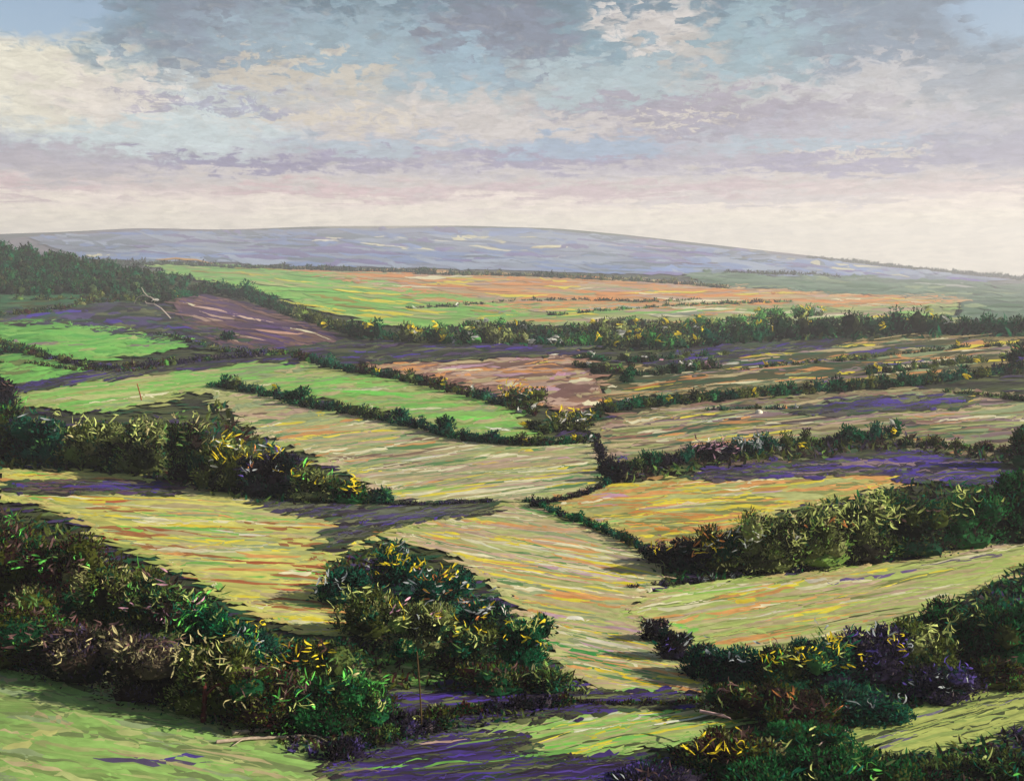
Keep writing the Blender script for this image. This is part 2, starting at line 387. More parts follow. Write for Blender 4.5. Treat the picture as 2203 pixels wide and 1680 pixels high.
FLD('field', 'small green paddock at the left edge', [(0, 776), (40, 766), (90, 780), (180, 798), (190, 806), (80, 824), (0, 838)], -8,
    [(96, 164, 78), (120, 184, 84), (92, 140, 74), (140, 170, 90)], [(GRN, 2), (BGR, 2), (OLV, 1)], 40, (30, 100), (4, 8), 2, step=12)
FLD('field', 'green pasture with long olive drifts under the left skyline', [(30, 866), (60, 850), (180, 822), (350, 802), (500, 778), (630, 772), (700, 802), (860, 822), (960, 850), (1060, 872), (1110, 900), (1140, 936), (1080, 940), (970, 928), (860, 890), (650, 850), (470, 828), (400, 842), (330, 870), (200, 884), (100, 880)], -5,
    [(166, 184, 100), (150, 186, 96), (176, 180, 106), (140, 198, 92), (160, 172, 96)], [(GRN, 3), (BGR, 1.6), (YG, 3), (TAN, 1), (SAG, 1.5), (CRM, .3)], 240, (60, 200), (4, 9), 2.5, step=14,
    extra=[(800, 852, 260, 12, 4, (128, 216, 90)), (640, 822, 320, 9, 3, (138, 214, 96)), (1000, 900, 150, 12, 4, (132, 222, 92)), (960, 850, 90, 6, -3, (220, 180, 140)), (1070, 926, 60, 7, 10, WHT), (130, 862, 70, 7, -8, (214, 190, 160)), (240, 838, 220, 9, -8, (176, 180, 102)), (560, 800, 200, 9, -4, (150, 180, 112)), (700, 788, 140, 6, -2, (162, 176, 120))])
FLD('field', 'pink and terracotta ploughed field ringed by hedges', [(780, 772), (900, 766), (1050, 762), (1190, 756), (1250, 780), (1290, 830), (1300, 872), (1230, 884), (1170, 876), (1120, 856), (1030, 836), (960, 816), (880, 800), (800, 792)], -3,
    [(176, 132, 108), (196, 156, 122), (150, 110, 96), (200, 148, 104), (140, 100, 88)], [(PNK, 2.2), (ORG, 1.2), (BRN, 2.4), (LIL, .5), (CRM, .4), (TAN, 1)], 130, (40, 150), (4, 8), 2, step=12,
    extra=[(1125, 779, 60, 10, -5, (214, 158, 178)), (1170, 784, 50, 7, -8, YEL), (1200, 812, 48, 11, -8, (220, 164, 184)), (1050, 770, 200, 7, -3, (206, 172, 160)), (1000, 800, 120, 8, -6, (222, 150, 90)), (1210, 850, 130, 26, -2, (128, 92, 84)), (1240, 836, 90, 20, -2, (134, 98, 88)), (1180, 765, 60, 6, 5, WHT)])
FLD('field', 'long pale hay field in the centre of the valley', [(446, 842), (560, 858), (660, 884), (850, 918), (960, 944), (1080, 958), (1268, 956), (1282, 990), (1300, 1040), (1230, 1066), (1100, 1076), (980, 1082), (846, 1084), (838, 1052), (770, 1036), (720, 1000), (640, 966), (560, 930), (490, 880)], -6,
    [(188, 190, 124), (204, 190, 146), (170, 186, 108), (210, 184, 150), (206, 204, 140)], [(YG, 3), (TAN, 3), (CRM, 1.3), (PNK, 1.2), (SAG, 2), (YEL, .5), (ORG, .5), (MGR, .8), (BRN, .3)], 320, (90, 320), (4, 9), 3, step=14,
    extra=[(960, 1010, 220, 8, -8, CRM), (1010, 1030, 160, 9, -8, (226, 204, 88)), (1140, 972, 52, 12, -5, (232, 208, 72)), (1060, 1000, 90, 8, -5, (226, 196, 80)), (1150, 1015, 80, 14, -8, (228, 222, 186)), (860, 1018, 150, 10, -10, (222, 210, 180)), (1210, 990, 60, 9, -4, (212, 164, 176)), (1200, 1035, 110, 12, -8, (92, 150, 88)), (900, 1058, 200, 10, -4, (168, 196, 96)), (560, 900, 120, 14, 6, (200, 170, 140)), (620, 880, 130, 9, 8, (206, 176, 150)), (760, 930, 250, 8, -8, (96, 150, 96)), (700, 960, 260, 8, -10, (190, 186, 120)), (1010, 988, 150, 7, -8, (216, 150, 96)), (930, 985, 180, 6, -9, (226, 222, 200)), (1180, 965, 150, 7, -3, (120, 190, 84))])
FLD('field', 'dark striped rough pasture at the upper right', [(1330, 800), (1450, 790), (1560, 768), (1700, 756), (1850, 742), (2000, 730), (2150, 735), (2230, 740), (2230, 780), (2120, 796), (1960, 812), (1830, 822), (1680, 830), (1520, 842), (1400, 850), (1310, 862), (1300, 830)], -5,
    [(98, 96, 56), (150, 134, 84), (84, 84, 54), (172, 146, 100), (120, 118, 68)], [((70, 76, 44), 5), ((40, 84, 56), 2), (ORG, 1.3), (TAN, 2), (YEL, .7), (MAU, 1), ((70, 76, 50), 2), (SAG, 1.3), (CRM, .5), (VIO, .7)], 260, (50, 220), (3, 8), 2.5, step=12,
    extra=[(1860, 742, 260, 8, -3, (226, 176, 110)), (1700, 770, 190, 8, -6, (206, 176, 130)), (1640, 800, 110, 9, -2, (190, 140, 160)), (1640, 822, 150, 8, -3, (220, 176, 118)), (1720, 815, 70, 8, 2, YEL), (1890, 802, 60, 7, -4, YEL), (1820, 806, 40, 7, -4, YEL), (1560, 790, 130, 7, -12, (206, 206, 184)), (1450, 825, 220, 5, -8, (200, 130, 70)), (1990, 790, 40, 7, -6, YEL), (2040, 788, 30, 7, 10, YEL)])
FLD('field', 'brownish grazing with green streaks right of the hedge corner', [(1288, 912), (1400, 890), (1540, 872), (1700, 862), (1860, 852), (2000, 846), (2140, 852), (2230, 858), (2230, 960), (2100, 976), (1960, 984), (1930, 934), (1820, 940), (1700, 950), (1560, 962), (1400, 985), (1310, 996), (1296, 960)], -5,
    [(142, 128, 92), (160, 142, 108), (128, 120, 84), (172, 166, 116), (148, 112, 98)], [(TAN, 2), (SAG, 2), (MAU, 2), (YG, 1.6), (OLV, 2.5), ((50, 96, 70), 1.2), ((84, 66, 72), 1.2), (PNK, 1), (CRM, .5), (YEL, .4), (ORG, .5)], 300, (60, 240), (4, 9), 3, step=14,
    extra=[(1500, 880, 200, 9, -5, (196, 172, 160)), (1400, 905, 120, 8, -4, (226, 156, 92)), (1440, 930, 150, 9, -6, (160, 116, 96)), (1350, 945, 110, 14, -3, (150, 108, 88)), (1560, 905, 160, 7, -6, (210, 214, 190)), (1620, 925, 200, 8, -3, (206, 196, 60)), (1640, 888, 22, 9, 20, WHT), (1900, 900, 340, 6, -6, (188, 196, 110)), (2050, 915, 240, 16, 6, (152, 116, 100)), (1980, 935, 240, 12, 4, (160, 126, 106)), (1790, 955, 200, 7, -4, (170, 160, 100)), (1620, 1000, 150, 10, -4, (120, 100, 84))])
FLD('field', 'golden orange stubble field right of centre', [(1196, 1090), (1300, 1060), (1420, 1040), (1560, 1018), (1720, 1004), (1860, 1000), (1960, 1030), (1860, 1060), (1750, 1080), (1640, 1110), (1560, 1150), (1480, 1176), (1412, 1178), (1340, 1146), (1262, 1112)], -4,
    [(196, 188, 104), (204, 176, 100), (178, 186, 100), (206, 160, 96), (204, 194, 120)], [(YG, 3), (ORG, 2), ((210, 150, 72), 1.2), (YEL, 1.2), (LIL, .3), (CRM, .4), (OLV, 1.2)], 200, (60, 200), (4, 9), 3, step=14,
    extra=[(1590, 1072, 56, 16, -4, (234, 216, 50)), (1500, 1062, 80, 11, 0, (228, 204, 60)), (1345, 1048, 90, 11, -5, (232, 208, 60)), (1320, 1072, 70, 11, -3, (214, 164, 180)), (1480, 1088, 50, 20, -6, (240, 222, 176)), (1450, 1110, 200, 18, 3, (216, 140, 70)), (1400, 1135, 160, 12, 14, (206, 140, 56)), (1640, 1050, 220, 10, -3, (176, 186, 96)), (1560, 1085, 160, 9, -3, (190, 196, 100)), (1500, 1132, 120, 8, 6, (206, 130, 70)), (1700, 1040, 180, 8, -6, (160, 130, 80))])
FLD('field', 'yellow green hay field between the two left thickets', [(0, 1016), (120, 1020), (260, 1030), (420, 1056), (560, 1080), (700, 1094), (840, 1096), (1050, 1092), (930, 1128), (830, 1150), (720, 1190), (700, 1220), (740, 1290), (800, 1350), (800, 1372), (660, 1362), (560, 1320), (480, 1280), (420, 1240), (330, 1196), (230, 1160), (160, 1110), (80, 1085), (0, 1080)], 3,
    [(204, 202, 108), (190, 192, 104), (218, 212, 124), (168, 180, 94), (210, 190, 114)], [((222, 214, 112), 4), (YG, 2.6), (BGR, .5), (TAN, 1.6), (RUS, .9), (YEL, .6), (CRM, .7), (ORG, .8), (SAG, .8), (BGR, .2)], 330, (80, 260), (4, 10), 3, step=16,
    extra=[(620, 1222, 420, 8, 5, RUS), (560, 1215, 240, 6, 4, (178, 90, 50)), (560, 1256, 330, 7, 3, (186, 110, 66)), (690, 1236, 110, 8, 8, (150, 72, 40)), (350, 1143, 110, 7, 5, (160, 76, 40)), (280, 1165, 130, 8, 4, (170, 80, 44)), (660, 1275, 160, 6, 4, (186, 106, 70)), (430, 1136, 230, 12, 3, (232, 204, 66)), (450, 1175, 90, 10, -8, (230, 206, 74)), (540, 1180, 120, 13, -6, (214, 210, 176)), (520, 1150, 140, 9, 4, (226, 220, 190)), (380, 1124, 120, 9, 2, (216, 206, 160)), (280, 1140, 60, 12, 10, (150, 214, 90)), (210, 1080, 200, 8, 2, (190, 100, 60)), (330, 1050, 260, 12, 3, (150, 110, 96)), (140, 1028, 180, 12, -2, (212, 202, 116)), (700, 1316, 160, 6, 2, (186, 196, 100)), (420, 1085, 300, 10, 2, (208, 196, 116)), (640, 1110, 200, 9, -6, (200, 160, 100))])
FLD('violet_shade_patch', 'violet painted shade streak across the top of the left hay field', [(20, 1048), (120, 1044), (260, 1046), (380, 1052), (370, 1064), (260, 1062), (140, 1062), (40, 1060)], 1,
    [(104, 76, 120), (130, 90, 96), (72, 56, 110), (120, 112, 84)], [(VIO, 3), ((96, 78, 150), 2), ((130, 84, 84), 1)], 36, (40, 140), (4, 9), 2, step=10, cat='shade_patch', kind='thing', k=1.4)
FLD('field', 'fan shaped straw coloured meadow running down the centre', [(840, 1160), (930, 1130), (1060, 1096), (1090, 1086), (1150, 1088), (1200, 1120), (1290, 1152), (1380, 1194), (1424, 1226), (1420, 1252), (1380, 1290), (1350, 1318), (1390, 1362), (1440, 1410), (1500, 1460), (1550, 1506), (1420, 1512), (1330, 1508), (1260, 1470), (1200, 1430), (1180, 1370), (1120, 1300), (1060, 1250), (980, 1200), (900, 1168)], 9,
    [(192, 190, 122), (208, 188, 132), (176, 190, 108), (214, 186, 144), (210, 206, 140)], [(YG, 3), (TAN, 3), (CRM, 1.2), (ORG, 1.2), (YEL, 1.0), (PNK, 1.3), (MGR, .8), (SAG, 1.4), (LIL, .4)], 320, (90, 330), (4, 10), 3, step=16,
    extra=[(1180, 1248, 230, 8, 8, (224, 160, 96)), (1220, 1272, 150, 9, 6, (232, 216, 90)), (1320, 1240, 110, 16, 8, (232, 214, 50)), (1350, 1258, 100, 12, -2, (234, 216, 44)), (1210, 1288, 120, 8, 5, (222, 152, 90)), (1220, 1292, 110, 8, 6, (230, 212, 60)), (1190, 1220, 110, 16, 12, (222, 214, 186)), (1270, 1225, 120, 16, 12, (226, 214, 168)), (960, 1150, 60, 10, 2, (234, 214, 60)), (1100, 1160, 90, 12, 4, (226, 206, 60)), (1200, 1140, 220, 14, 0, (216, 168, 124)), (1270, 1128, 150, 9, 0, (146, 206, 104)), (1260, 1340, 120, 12, 4, (200, 200, 110)), (1240, 1337, 56, 14, 4, WHT), (1300, 1370, 190, 9, 13, (230, 206, 40)), (1310, 1385, 150, 8, 13, (222, 214, 190)), (1240, 1350, 230, 9, 6, (196, 160, 140)), (1230, 1395, 220, 16, 11, (60, 150, 70)), (1290, 1432, 190, 10, 12, (62, 156, 76)), (1330, 1412, 180, 8, 13, (66, 150, 74)), (1360, 1460, 150, 18, 20, (234, 204, 36)), (1310, 1446, 100, 14, 10, (232, 206, 60)), (1400, 1440, 160, 12, 18, (214, 190, 130)), (1290, 1418, 180, 9, 12, (214, 170, 140)), (1400, 1490, 200, 14, 2, (150, 200, 100)), (1130, 1170, 180, 6, 16, (72, 140, 84)), (1090, 1190, 180, 5, 18, (226, 226, 190)), (1240, 1200, 220, 7, 10, (214, 218, 180)), (1060, 1128, 220, 12, -4, (176, 190, 108)), (1180, 1110, 100, 12, 2, (136, 206, 100)), (1360, 1205, 120, 9, 8, (170, 150, 130)), (1150, 1310, 160, 9, 14, (206, 196, 120)), (1330, 1295, 160, 10, -4, (190, 186, 120))])
FLD('field', 'sunlit sloping meadow on the right behind the low wall', [(1352, 1322), (1400, 1290), (1430, 1272), (1600, 1254), (1760, 1236), (1900, 1220), (2040, 1196), (2160, 1166), (2230, 1150), (2230, 1200), (2160, 1240), (2040, 1296), (1900, 1346), (1780, 1384), (1660, 1420), (1600, 1420), (1540, 1408), (1470, 1374), (1410, 1345)], -9,
    [(190, 198, 112), (206, 196, 124), (170, 196, 98), (206, 182, 124), (190, 206, 116)], [(YG, 3), ((186, 204, 112), 3), (TAN, 2), (ORG, 1), (CRM, .8), (PNK, .6), (OLV, 1), (YEL, .3)], 260, (80, 260), (5, 11), 3, step=16,
    extra=[(1500, 1298, 60, 14, -5, CRM), (1640, 1272, 150, 16, -10, (222, 216, 186)), (1760, 1254, 60, 15, -4, (214, 206, 184)), (1600, 1296, 70, 18, 4, (230, 204, 60)), (1640, 1326, 170, 12, -8, (224, 216, 186)), (1560, 1310, 180, 10, -10, (196, 186, 150)), (1820, 1252, 80, 18, -4, (112, 88, 150)), (1900, 1240, 180, 12, -9, (120, 96, 146)), (1800, 1290, 330, 10, -11, (216, 176, 120)), (1740, 1316, 260, 10, -10, (214, 180, 118)), (1540, 1270, 260, 10, -4, (152, 206, 90)), (1560, 1370, 200, 26, -2, (186, 206, 112)), (1930, 1296, 340, 8, -13, (188, 202, 104)), (2020, 1270, 300, 8, -16, (192, 204, 104)), (1960, 1320, 300, 8, -16, (96, 100, 56)), (1850, 1330, 240, 7, -12, (78, 82, 50)), (1760, 1350, 260, 8, -8, (190, 196, 110)), (1440, 1330, 130, 8, -8, (120, 122, 70)), (2080, 1205, 200, 16, -10, (110, 90, 120)), (1470, 1352, 90, 14, 8, (140, 206, 90))])
FLD('field', 'green strip with pale mown lines below the centre meadow', [(860, 1632), (960, 1596), (1100, 1566), (1260, 1536), (1400, 1520), (1540, 1514), (1680, 1506), (1660, 1530), (1560, 1566), (1420, 1600), (1300, 1630), (1160, 1650), (1020, 1664), (900, 1660)], -10,
    [(146, 186, 96), (160, 192, 106), (176, 196, 112), (128, 178, 82), (168, 190, 110)], [((150, 196, 96), 3), (YG, 2.4), (BGR, .8), (YEL, .6), (WHT, .6), ((74, 78, 50), 1), (TAN, .5)], 150, (80, 240), (6, 13), 4, step=16,
    extra=[(1270, 1545, 160, 16, -8, (210, 216, 180)), (1400, 1556, 220, 14, -8, (232, 206, 70)), (1450, 1550, 120, 18, -5, (236, 210, 60)), (1310, 1575, 110, 18, -10, (222, 210, 50)), (1590, 1540, 150, 9, -10, (220, 160, 110)), (1330, 1560, 300, 12, -8, (206, 214, 160)), (1450, 1590, 260, 22, -8, (180, 198, 108)), (1200, 1612, 200, 14, -4, (126, 206, 84)), (1260, 1650, 120, 11, -8, (224, 190, 160)), (1520, 1520, 200, 8, -3, (206, 214, 190)), (1600, 1525, 150, 14, -4, (128, 204, 90))])
FLD('violet_shade_patch', 'violet painted shade band between meadow foot and green strip', [(800, 1512), (900, 1490), (1000, 1480), (1150, 1476), (1230, 1490), (1340, 1500), (1540, 1506), (1500, 1516), (1360, 1520), (1200, 1540), (1060, 1552), (920, 1560), (880, 1546), (960, 1530), (860, 1528)], -4,  # shadow band painted as violet and near-black ground
    [(64, 46, 100), (46, 34, 50), (80, 58, 146), (58, 60, 48)], [(VIO, 2.4), ((70, 54, 110), 3), ((48, 36, 52), 3), (OLV, .5), ((76, 62, 140), 1)], 120, (50, 180), (6, 14), 4, step=14, cat='shade_patch', kind='thing', k=1.5)
FLD('violet_shade_patch', 'violet painted shade tongue along the bottom edge', [(700, 1660), (860, 1610), (960, 1584), (1040, 1590), (1130, 1600), (1060, 1622), (1180, 1640), (1380, 1640), (1500, 1630), (1560, 1640), (1440, 1662), (1200, 1690), (800, 1700)], -6,
    [(68, 48, 120), (48, 36, 60), (84, 60, 160), (70, 70, 64)], [(VIO, 2.4), ((70, 54, 110), 2), ((44, 34, 44), 2.6), ((126, 190, 84), 1.2), ((70, 80, 50), 1.4), (PNK, .4)], 90, (50, 170), (7, 15), 4, step=14, cat='shade_patch', kind='thing', k=1.5,
    extra=[(980, 1622, 240, 14, -6, (44, 34, 46)), (1150, 1630, 200, 12, -8, (120, 176, 84)), (860, 1650, 200, 16, -10, (52, 44, 60)), (1330, 1650, 220, 12, -6, (46, 36, 50)), (1040, 1600, 160, 12, -8, (116, 150, 76)), (760, 1668, 160, 14, -6, (130, 116, 96)), (1250, 1660, 160, 12, -6, (88, 66, 150)), (900, 1625, 180, 10, -8, (86, 70, 146)), (1420, 1652, 200, 12, -8, (40, 36, 40)), (990, 1655, 260, 14, -6, (58, 66, 44))])
FLD('violet_shade_patch', 'long violet painted shade drift beneath the right hand brown grazing', [(1800, 1004), (1860, 986), (1930, 980), (2060, 990), (2160, 1010), (2170, 1040), (2080, 1042), (1960, 1034), (1900, 1016), (1740, 1022), (1600, 1028), (1500, 1032), (1540, 1018), (1640, 1008), (1720, 1004)], -2,
    [(72, 50, 136), (58, 42, 96), (86, 60, 160), (100, 84, 90)], [((78, 56, 156), 4), (VIO, 2), ((50, 40, 60), 2.5), (MAU, 1), (OLV, 1)], 110, (50, 170), (5, 12), 3, step=12, cat='shade_patch', kind='thing', k=1.4)
FLD('violet_shade_patch', 'narrow violet painted shade strip below the right hand hedge line', [(1716, 888), (1760, 878), (1880, 866), (1960, 862), (2084, 860), (2080, 874), (1960, 880), (1840, 888), (1740, 896)], -4,
    [(74, 58, 130), (60, 50, 90), (88, 66, 150), (110, 104, 96)], [((80, 60, 156), 4), (VIO, 2)], 36, (40, 120), (4, 9), 2, step=12, cat='shade_patch', kind='thing', k=1.4)
FLD('violet_shade_patch', 'violet painted shade below the far copse right of centre', [(1400, 786), (1430, 768), (1520, 756), (1700, 742), (1800, 738), (1780, 750), (1620, 762), (1560, 776), (1460, 790)], -6,
    [(56, 46, 90), (50, 60, 48), (78, 58, 140), (60, 50, 60)], [((76, 54, 150), 4), (DVI, 2)], 40, (30, 110), (3, 7), 2, step=10, cat='shade_patch', kind='thing', k=1.4)
FLD('violet_shade_patch', 'dark violet painted shade belt across the valley centre', [(480, 772), (620, 756), (760, 744), (900, 738), (1060, 742), (1200, 746), (1260, 752), (1200, 764), (1000, 772), (840, 780), (700, 776), (560, 780)], -4,
    [(56, 48, 72), (48, 60, 48), (74, 60, 110), (50, 42, 50)], [(DVI, 3), (VIO, 2), ((60, 66, 50), 1), ((90, 70, 104), 2)], 90, (50, 170), (4, 8), 2, step=10, cat='shade_patch', kind='thing', k=1.4)
FLD('violet_shade_patch', 'thin violet painted shade line rising from the left edge', [(0, 846), (80, 828), (200, 808), (340, 792), (500, 776), (510, 784), (340, 803), (200, 820), (80, 840), (0, 856)], -8,
    [(72, 54, 120), (84, 62, 150), (60, 48, 80), (70, 60, 90)], [((84, 62, 156), 4), (DVI, 2)], 44, (40, 140), (3, 7), 1.5, step=10, cat='shade_patch', kind='thing', k=1.4)
FLD('violet_shade_patch', 'violet grey painted shade below the left middle thicket', [(560, 1086), (700, 1090), (850, 1092), (1050, 1088), (1060, 1102), (940, 1116), (850, 1132), (760, 1160), (700, 1186), (720, 1156), (780, 1124), (660, 1106)], -8,
    [(100, 98, 96), (136, 138, 98), (84, 72, 110), (92, 98, 76)], [((92, 80, 130), 3), (VIO, 1.6), ((110, 116, 96), 2), ((66, 56, 76), 1.4)], 90, (50, 170), (5, 10), 3, step=12, cat='shade_patch', kind='thing', k=1.4)
FLD('field', 'soft green mound in the lower left corner', [(-20, 1434), (90, 1444), (250, 1482), (380, 1534), (500, 1572), (640, 1606), (760, 1636), (860, 1700), (-20, 1700)], 9,
    [(140, 176, 92), (158, 182, 104), (130, 156, 86), (170, 180, 110), (150, 190, 98)], [((150, 190, 100), 3), (YG, 2), ((120, 136, 84), 1.6), (TAN, .8), (SAG, 1.2)], 150, (90, 260), (8, 20), 3, step=20,
    extra=[(240, 1500, 330, 22, 14, (96, 110, 62)), (330, 1640, 260, 20, 2, (88, 76, 104)), (380, 1635, 120, 14, -4, (82, 66, 140)), (60, 1600, 160, 30, -20, (190, 190, 116)), (300, 1560, 260, 30, 6, (152, 196, 104)), (200, 1520, 200, 26, 10, (160, 190, 104))])
FLD('field', 'small green clearing between the near thickets', [(760, 1440), (850, 1400), (930, 1414), (1000, 1440), (1010, 1476), (920, 1490), (830, 1502), (780, 1480)], 8,
    [(90, 130, 60), (120, 160, 76), (80, 100, 52), (104, 150, 70)], [((120, 176, 80), 3), (OLV, 2), (YG, 1), ((60, 70, 40), 2)], 50, (40, 130), (6, 12), 3, step=14)
FLD('field', 'yellow green bank at the lower right edge', [(1780, 1600), (1900, 1560), (2040, 1512), (2140, 1470), (2230, 1450), (2230, 1556), (2120, 1590), (2020, 1606), (1940, 1634), (1860, 1664), (1800, 1656), (1900, 1616), (1840, 1612)], -14,
    [(176, 188, 100), (160, 176, 92), (188, 196, 108), (120, 134, 70), (172, 184, 98)], [((192, 200, 108), 4), ((160, 180, 96), 2), ((50, 60, 44), 2), ((110, 96, 140), .5)], 120, (70, 240), (6, 14), 4, step=16,
    extra=[(2060, 1545, 280, 22, -14, (192, 200, 108)), (1960, 1590, 260, 14, -16, (184, 196, 104)), (2120, 1480, 180, 14, -10, (196, 202, 110)), (1880, 1640, 220, 18, -14, (186, 190, 110))])
for poly, deg, cols, acc, lab in [
 ([(2250, 1160), (2600, 1090), (3100, 1060), (3100, 1300), (2700, 1380), (2250, 1330)], -6, [(190, 198, 112), (206, 196, 124), (170, 190, 98), (200, 180, 124)], [(YG, 3), (TAN, 2), (CRM, 1)], 'pale meadow beyond the right frame edge'),
 ([(2250, 960), (2600, 930), (3100, 900), (3100, 1030), (2600, 1060), (2250, 1110)], -3, [(150, 150, 100), (130, 140, 84), (170, 160, 110), (120, 110, 84)], [(OLV, 3), (TAN, 2), (SAG, 2)], 'olive grazing beyond the right frame edge'),
 ([(2250, 740), (2700, 720), (3100, 720), (3100, 870), (2600, 890), (2250, 840)], -2, [(120, 130, 80), (150, 150, 96), (100, 120, 74), (160, 140, 100)], [(OLV, 3), (TAN, 2), (GRN, 2)], 'rough pasture beyond the right frame edge'),
 ([(-40, 1020), (-300, 1040), (-900, 1080), (-900, 1330), (-400, 1200), (-40, 1090)], 4, [(200, 196, 108), (190, 188, 104), (210, 206, 124), (180, 180, 96)], [(YG, 3), (TAN, 2)], 'hay field beyond the left frame edge'),
 ([(-40, 700), (-400, 700), (-900, 720), (-900, 960), (-400, 920), (-40, 850)], -2, [(124, 180, 88), (140, 186, 96), (110, 160, 80), (160, 186, 100)], [(GRN, 3), (YG, 2)], 'green pasture beyond the left frame edge')]:
    FLD('field', lab, poly, deg, cols, acc, 90, (80, 300), (4, 10), 3, step=22)
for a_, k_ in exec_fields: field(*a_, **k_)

def rough_grass():
    polys = [a[2] for a, _ in exec_fields]
    x = RNG.uniform(-10, 2213, 9000); y = 600 + 1090 * RNG.random(9000) ** 1.15; inside = np.zeros(9000, bool)
    for p in polys: inside |= inpoly(x, y, p)
    x, y = x[~inside][:3000], y[~inside][:3000]; n = len(x); q = np.clip((y - 600) / 700, .15, 1)
    zone = np.sin(x * .021 + y * .013) + np.sin(x * .008 - y * .03 + 2) + RNG.normal(0, .7, n)
    cs = [(50, 40, 40), (64, 70, 34), (40, 84, 54), (84, 96, 52), (72, 56, 96), (104, 120, 64), (48, 38, 52)]
    cc = np.array([alb(cs[int(np.clip((z + 2.4) / 4.8 * 7, 0, 6))]) for z in zone]) * RNG.uniform(.8, 1.2, (n, 1))
    V, Q, C = stroke_arrays(x, y, RNG.uniform(20, 90, n) * (.5 + .5 * q), RNG.uniform(4, 11, n) * q, np.radians(-3 + RNG.normal(0, 7, n)), cc, k=1.6)
    o = mesh_obj('rough_grass', V, Q, [M_STROKE], None, C, smooth=True); tag(o, 'rough dark grass on the strips between fields and hedges', 'grass', kind='stuff')
rough_grass()

# ------------------------------------------------------------------ plants
PAL = {
 'dark':   [((34, 44, 28), 4), ((50, 38, 34), 3), ((24, 82, 54), 4), ((76, 86, 34), 4), ((100, 118, 60), 1.4), ((120, 156, 74), .8)],
 'maroon': [((54, 32, 30), 4.5), ((44, 40, 26), 3), ((84, 90, 28), 5), ((28, 86, 50), 3), ((76, 34, 34), 1.5), ((150, 150, 96), .5), ((96, 170, 70), .35)],
 'olive':  [((78, 86, 30), 5), ((50, 46, 26), 3), ((100, 112, 46), 3.5), ((24, 78, 54), 2), ((164, 166, 104), 1.6), ((116, 140, 64), 1)],
 'teal':   [((18, 92, 70), 5), ((26, 74, 58), 4), ((26, 40, 36), 3), ((52, 112, 84), 1.4), ((90, 150, 80), .8), ((44, 38, 62), 1.5)],
 'emerald':[((14, 104, 66), 6), ((24, 84, 50), 4), ((24, 46, 30), 3), ((60, 130, 74), 1)],
 'violet': [((44, 34, 62), 5), ((62, 52, 70), 4), ((34, 30, 34), 3), ((84, 70, 130), 1.6), ((26, 60, 50), 2), ((120, 104, 110), .8)],
 'light':  [((120, 132, 72), 4), ((158, 164, 102), 2.6), ((70, 78, 36), 4), ((48, 44, 32), 3), ((150, 190, 90), 1), ((34, 84, 58), 1.6)],
 'fresh':  [((70, 150, 70), 3), ((110, 190, 90), 1.4), ((26, 84, 50), 4), ((40, 56, 30), 4), ((90, 110, 50), 2)],
 'black':  [((34, 26, 34), 6), ((34, 28, 40), 4), ((20, 50, 42), 2), ((48, 40, 66), 1.5), ((90, 90, 70), .4)],
 'brown':  [((50, 38, 34), 5), ((74, 60, 50), 4), ((104, 92, 72), 1.6), ((44, 50, 30), 3), ((70, 58, 84), 2), ((140, 130, 100), .8)],
 'wood':   [((24, 66, 38), 5), ((36, 84, 48), 3), ((56, 62, 34), 3), ((36, 44, 36), 4), ((92, 116, 64), 1)],
 'green':  [((28, 92, 46), 6), ((44, 112, 56), 3), ((30, 44, 26), 4), ((74, 82, 36), 2), ((44, 36, 34), 2)],
}
KF = 0.8
def pick(pal, n):
    L = PAL[pal]; w = np.array([x[1] for x in L]); w = w / w.sum()
    i = RNG.choice(len(L), n, p=w)
    c = np.array([alb(x[0], KF) for x in L])[i]
    return c * RNG.uniform(.75, 1.3, (n, 1)), i
ICO = None
def ico():
    global ICO
    if ICO is None:
        import bmesh
        bm = bmesh.new(); bmesh.ops.create_icosphere(bm, subdivisions=2, radius=1.0)
        V = np.array([v.co[:] for v in bm.verts]); T = np.array([[v.index for v in f.verts] for f in bm.faces])
        bm.free(); ICO = (V, T)
    return ICO
def core(acc, c, r, pal):
    V, T = ico()
    k = 1 + .22 * np.sin(V[:, 0:1] * 4 + c[0]) * np.cos(V[:, 1:2] * 5 + c[1]) + RNG.uniform(-.1, .1, (len(V), 1))
    P = V * k * np.array(r)[None, :] * .64 + np.array(c)
    Q = np.concatenate([T, T[:, 2:3]], 1)
    # triangles kept as quads would degenerate: emit through the tri list instead
    acc.T.append((P, T, np.repeat(pick(pal, 1)[0], len(P), 0) * RNG.uniform(.7, 1.1, (len(P), 1))))
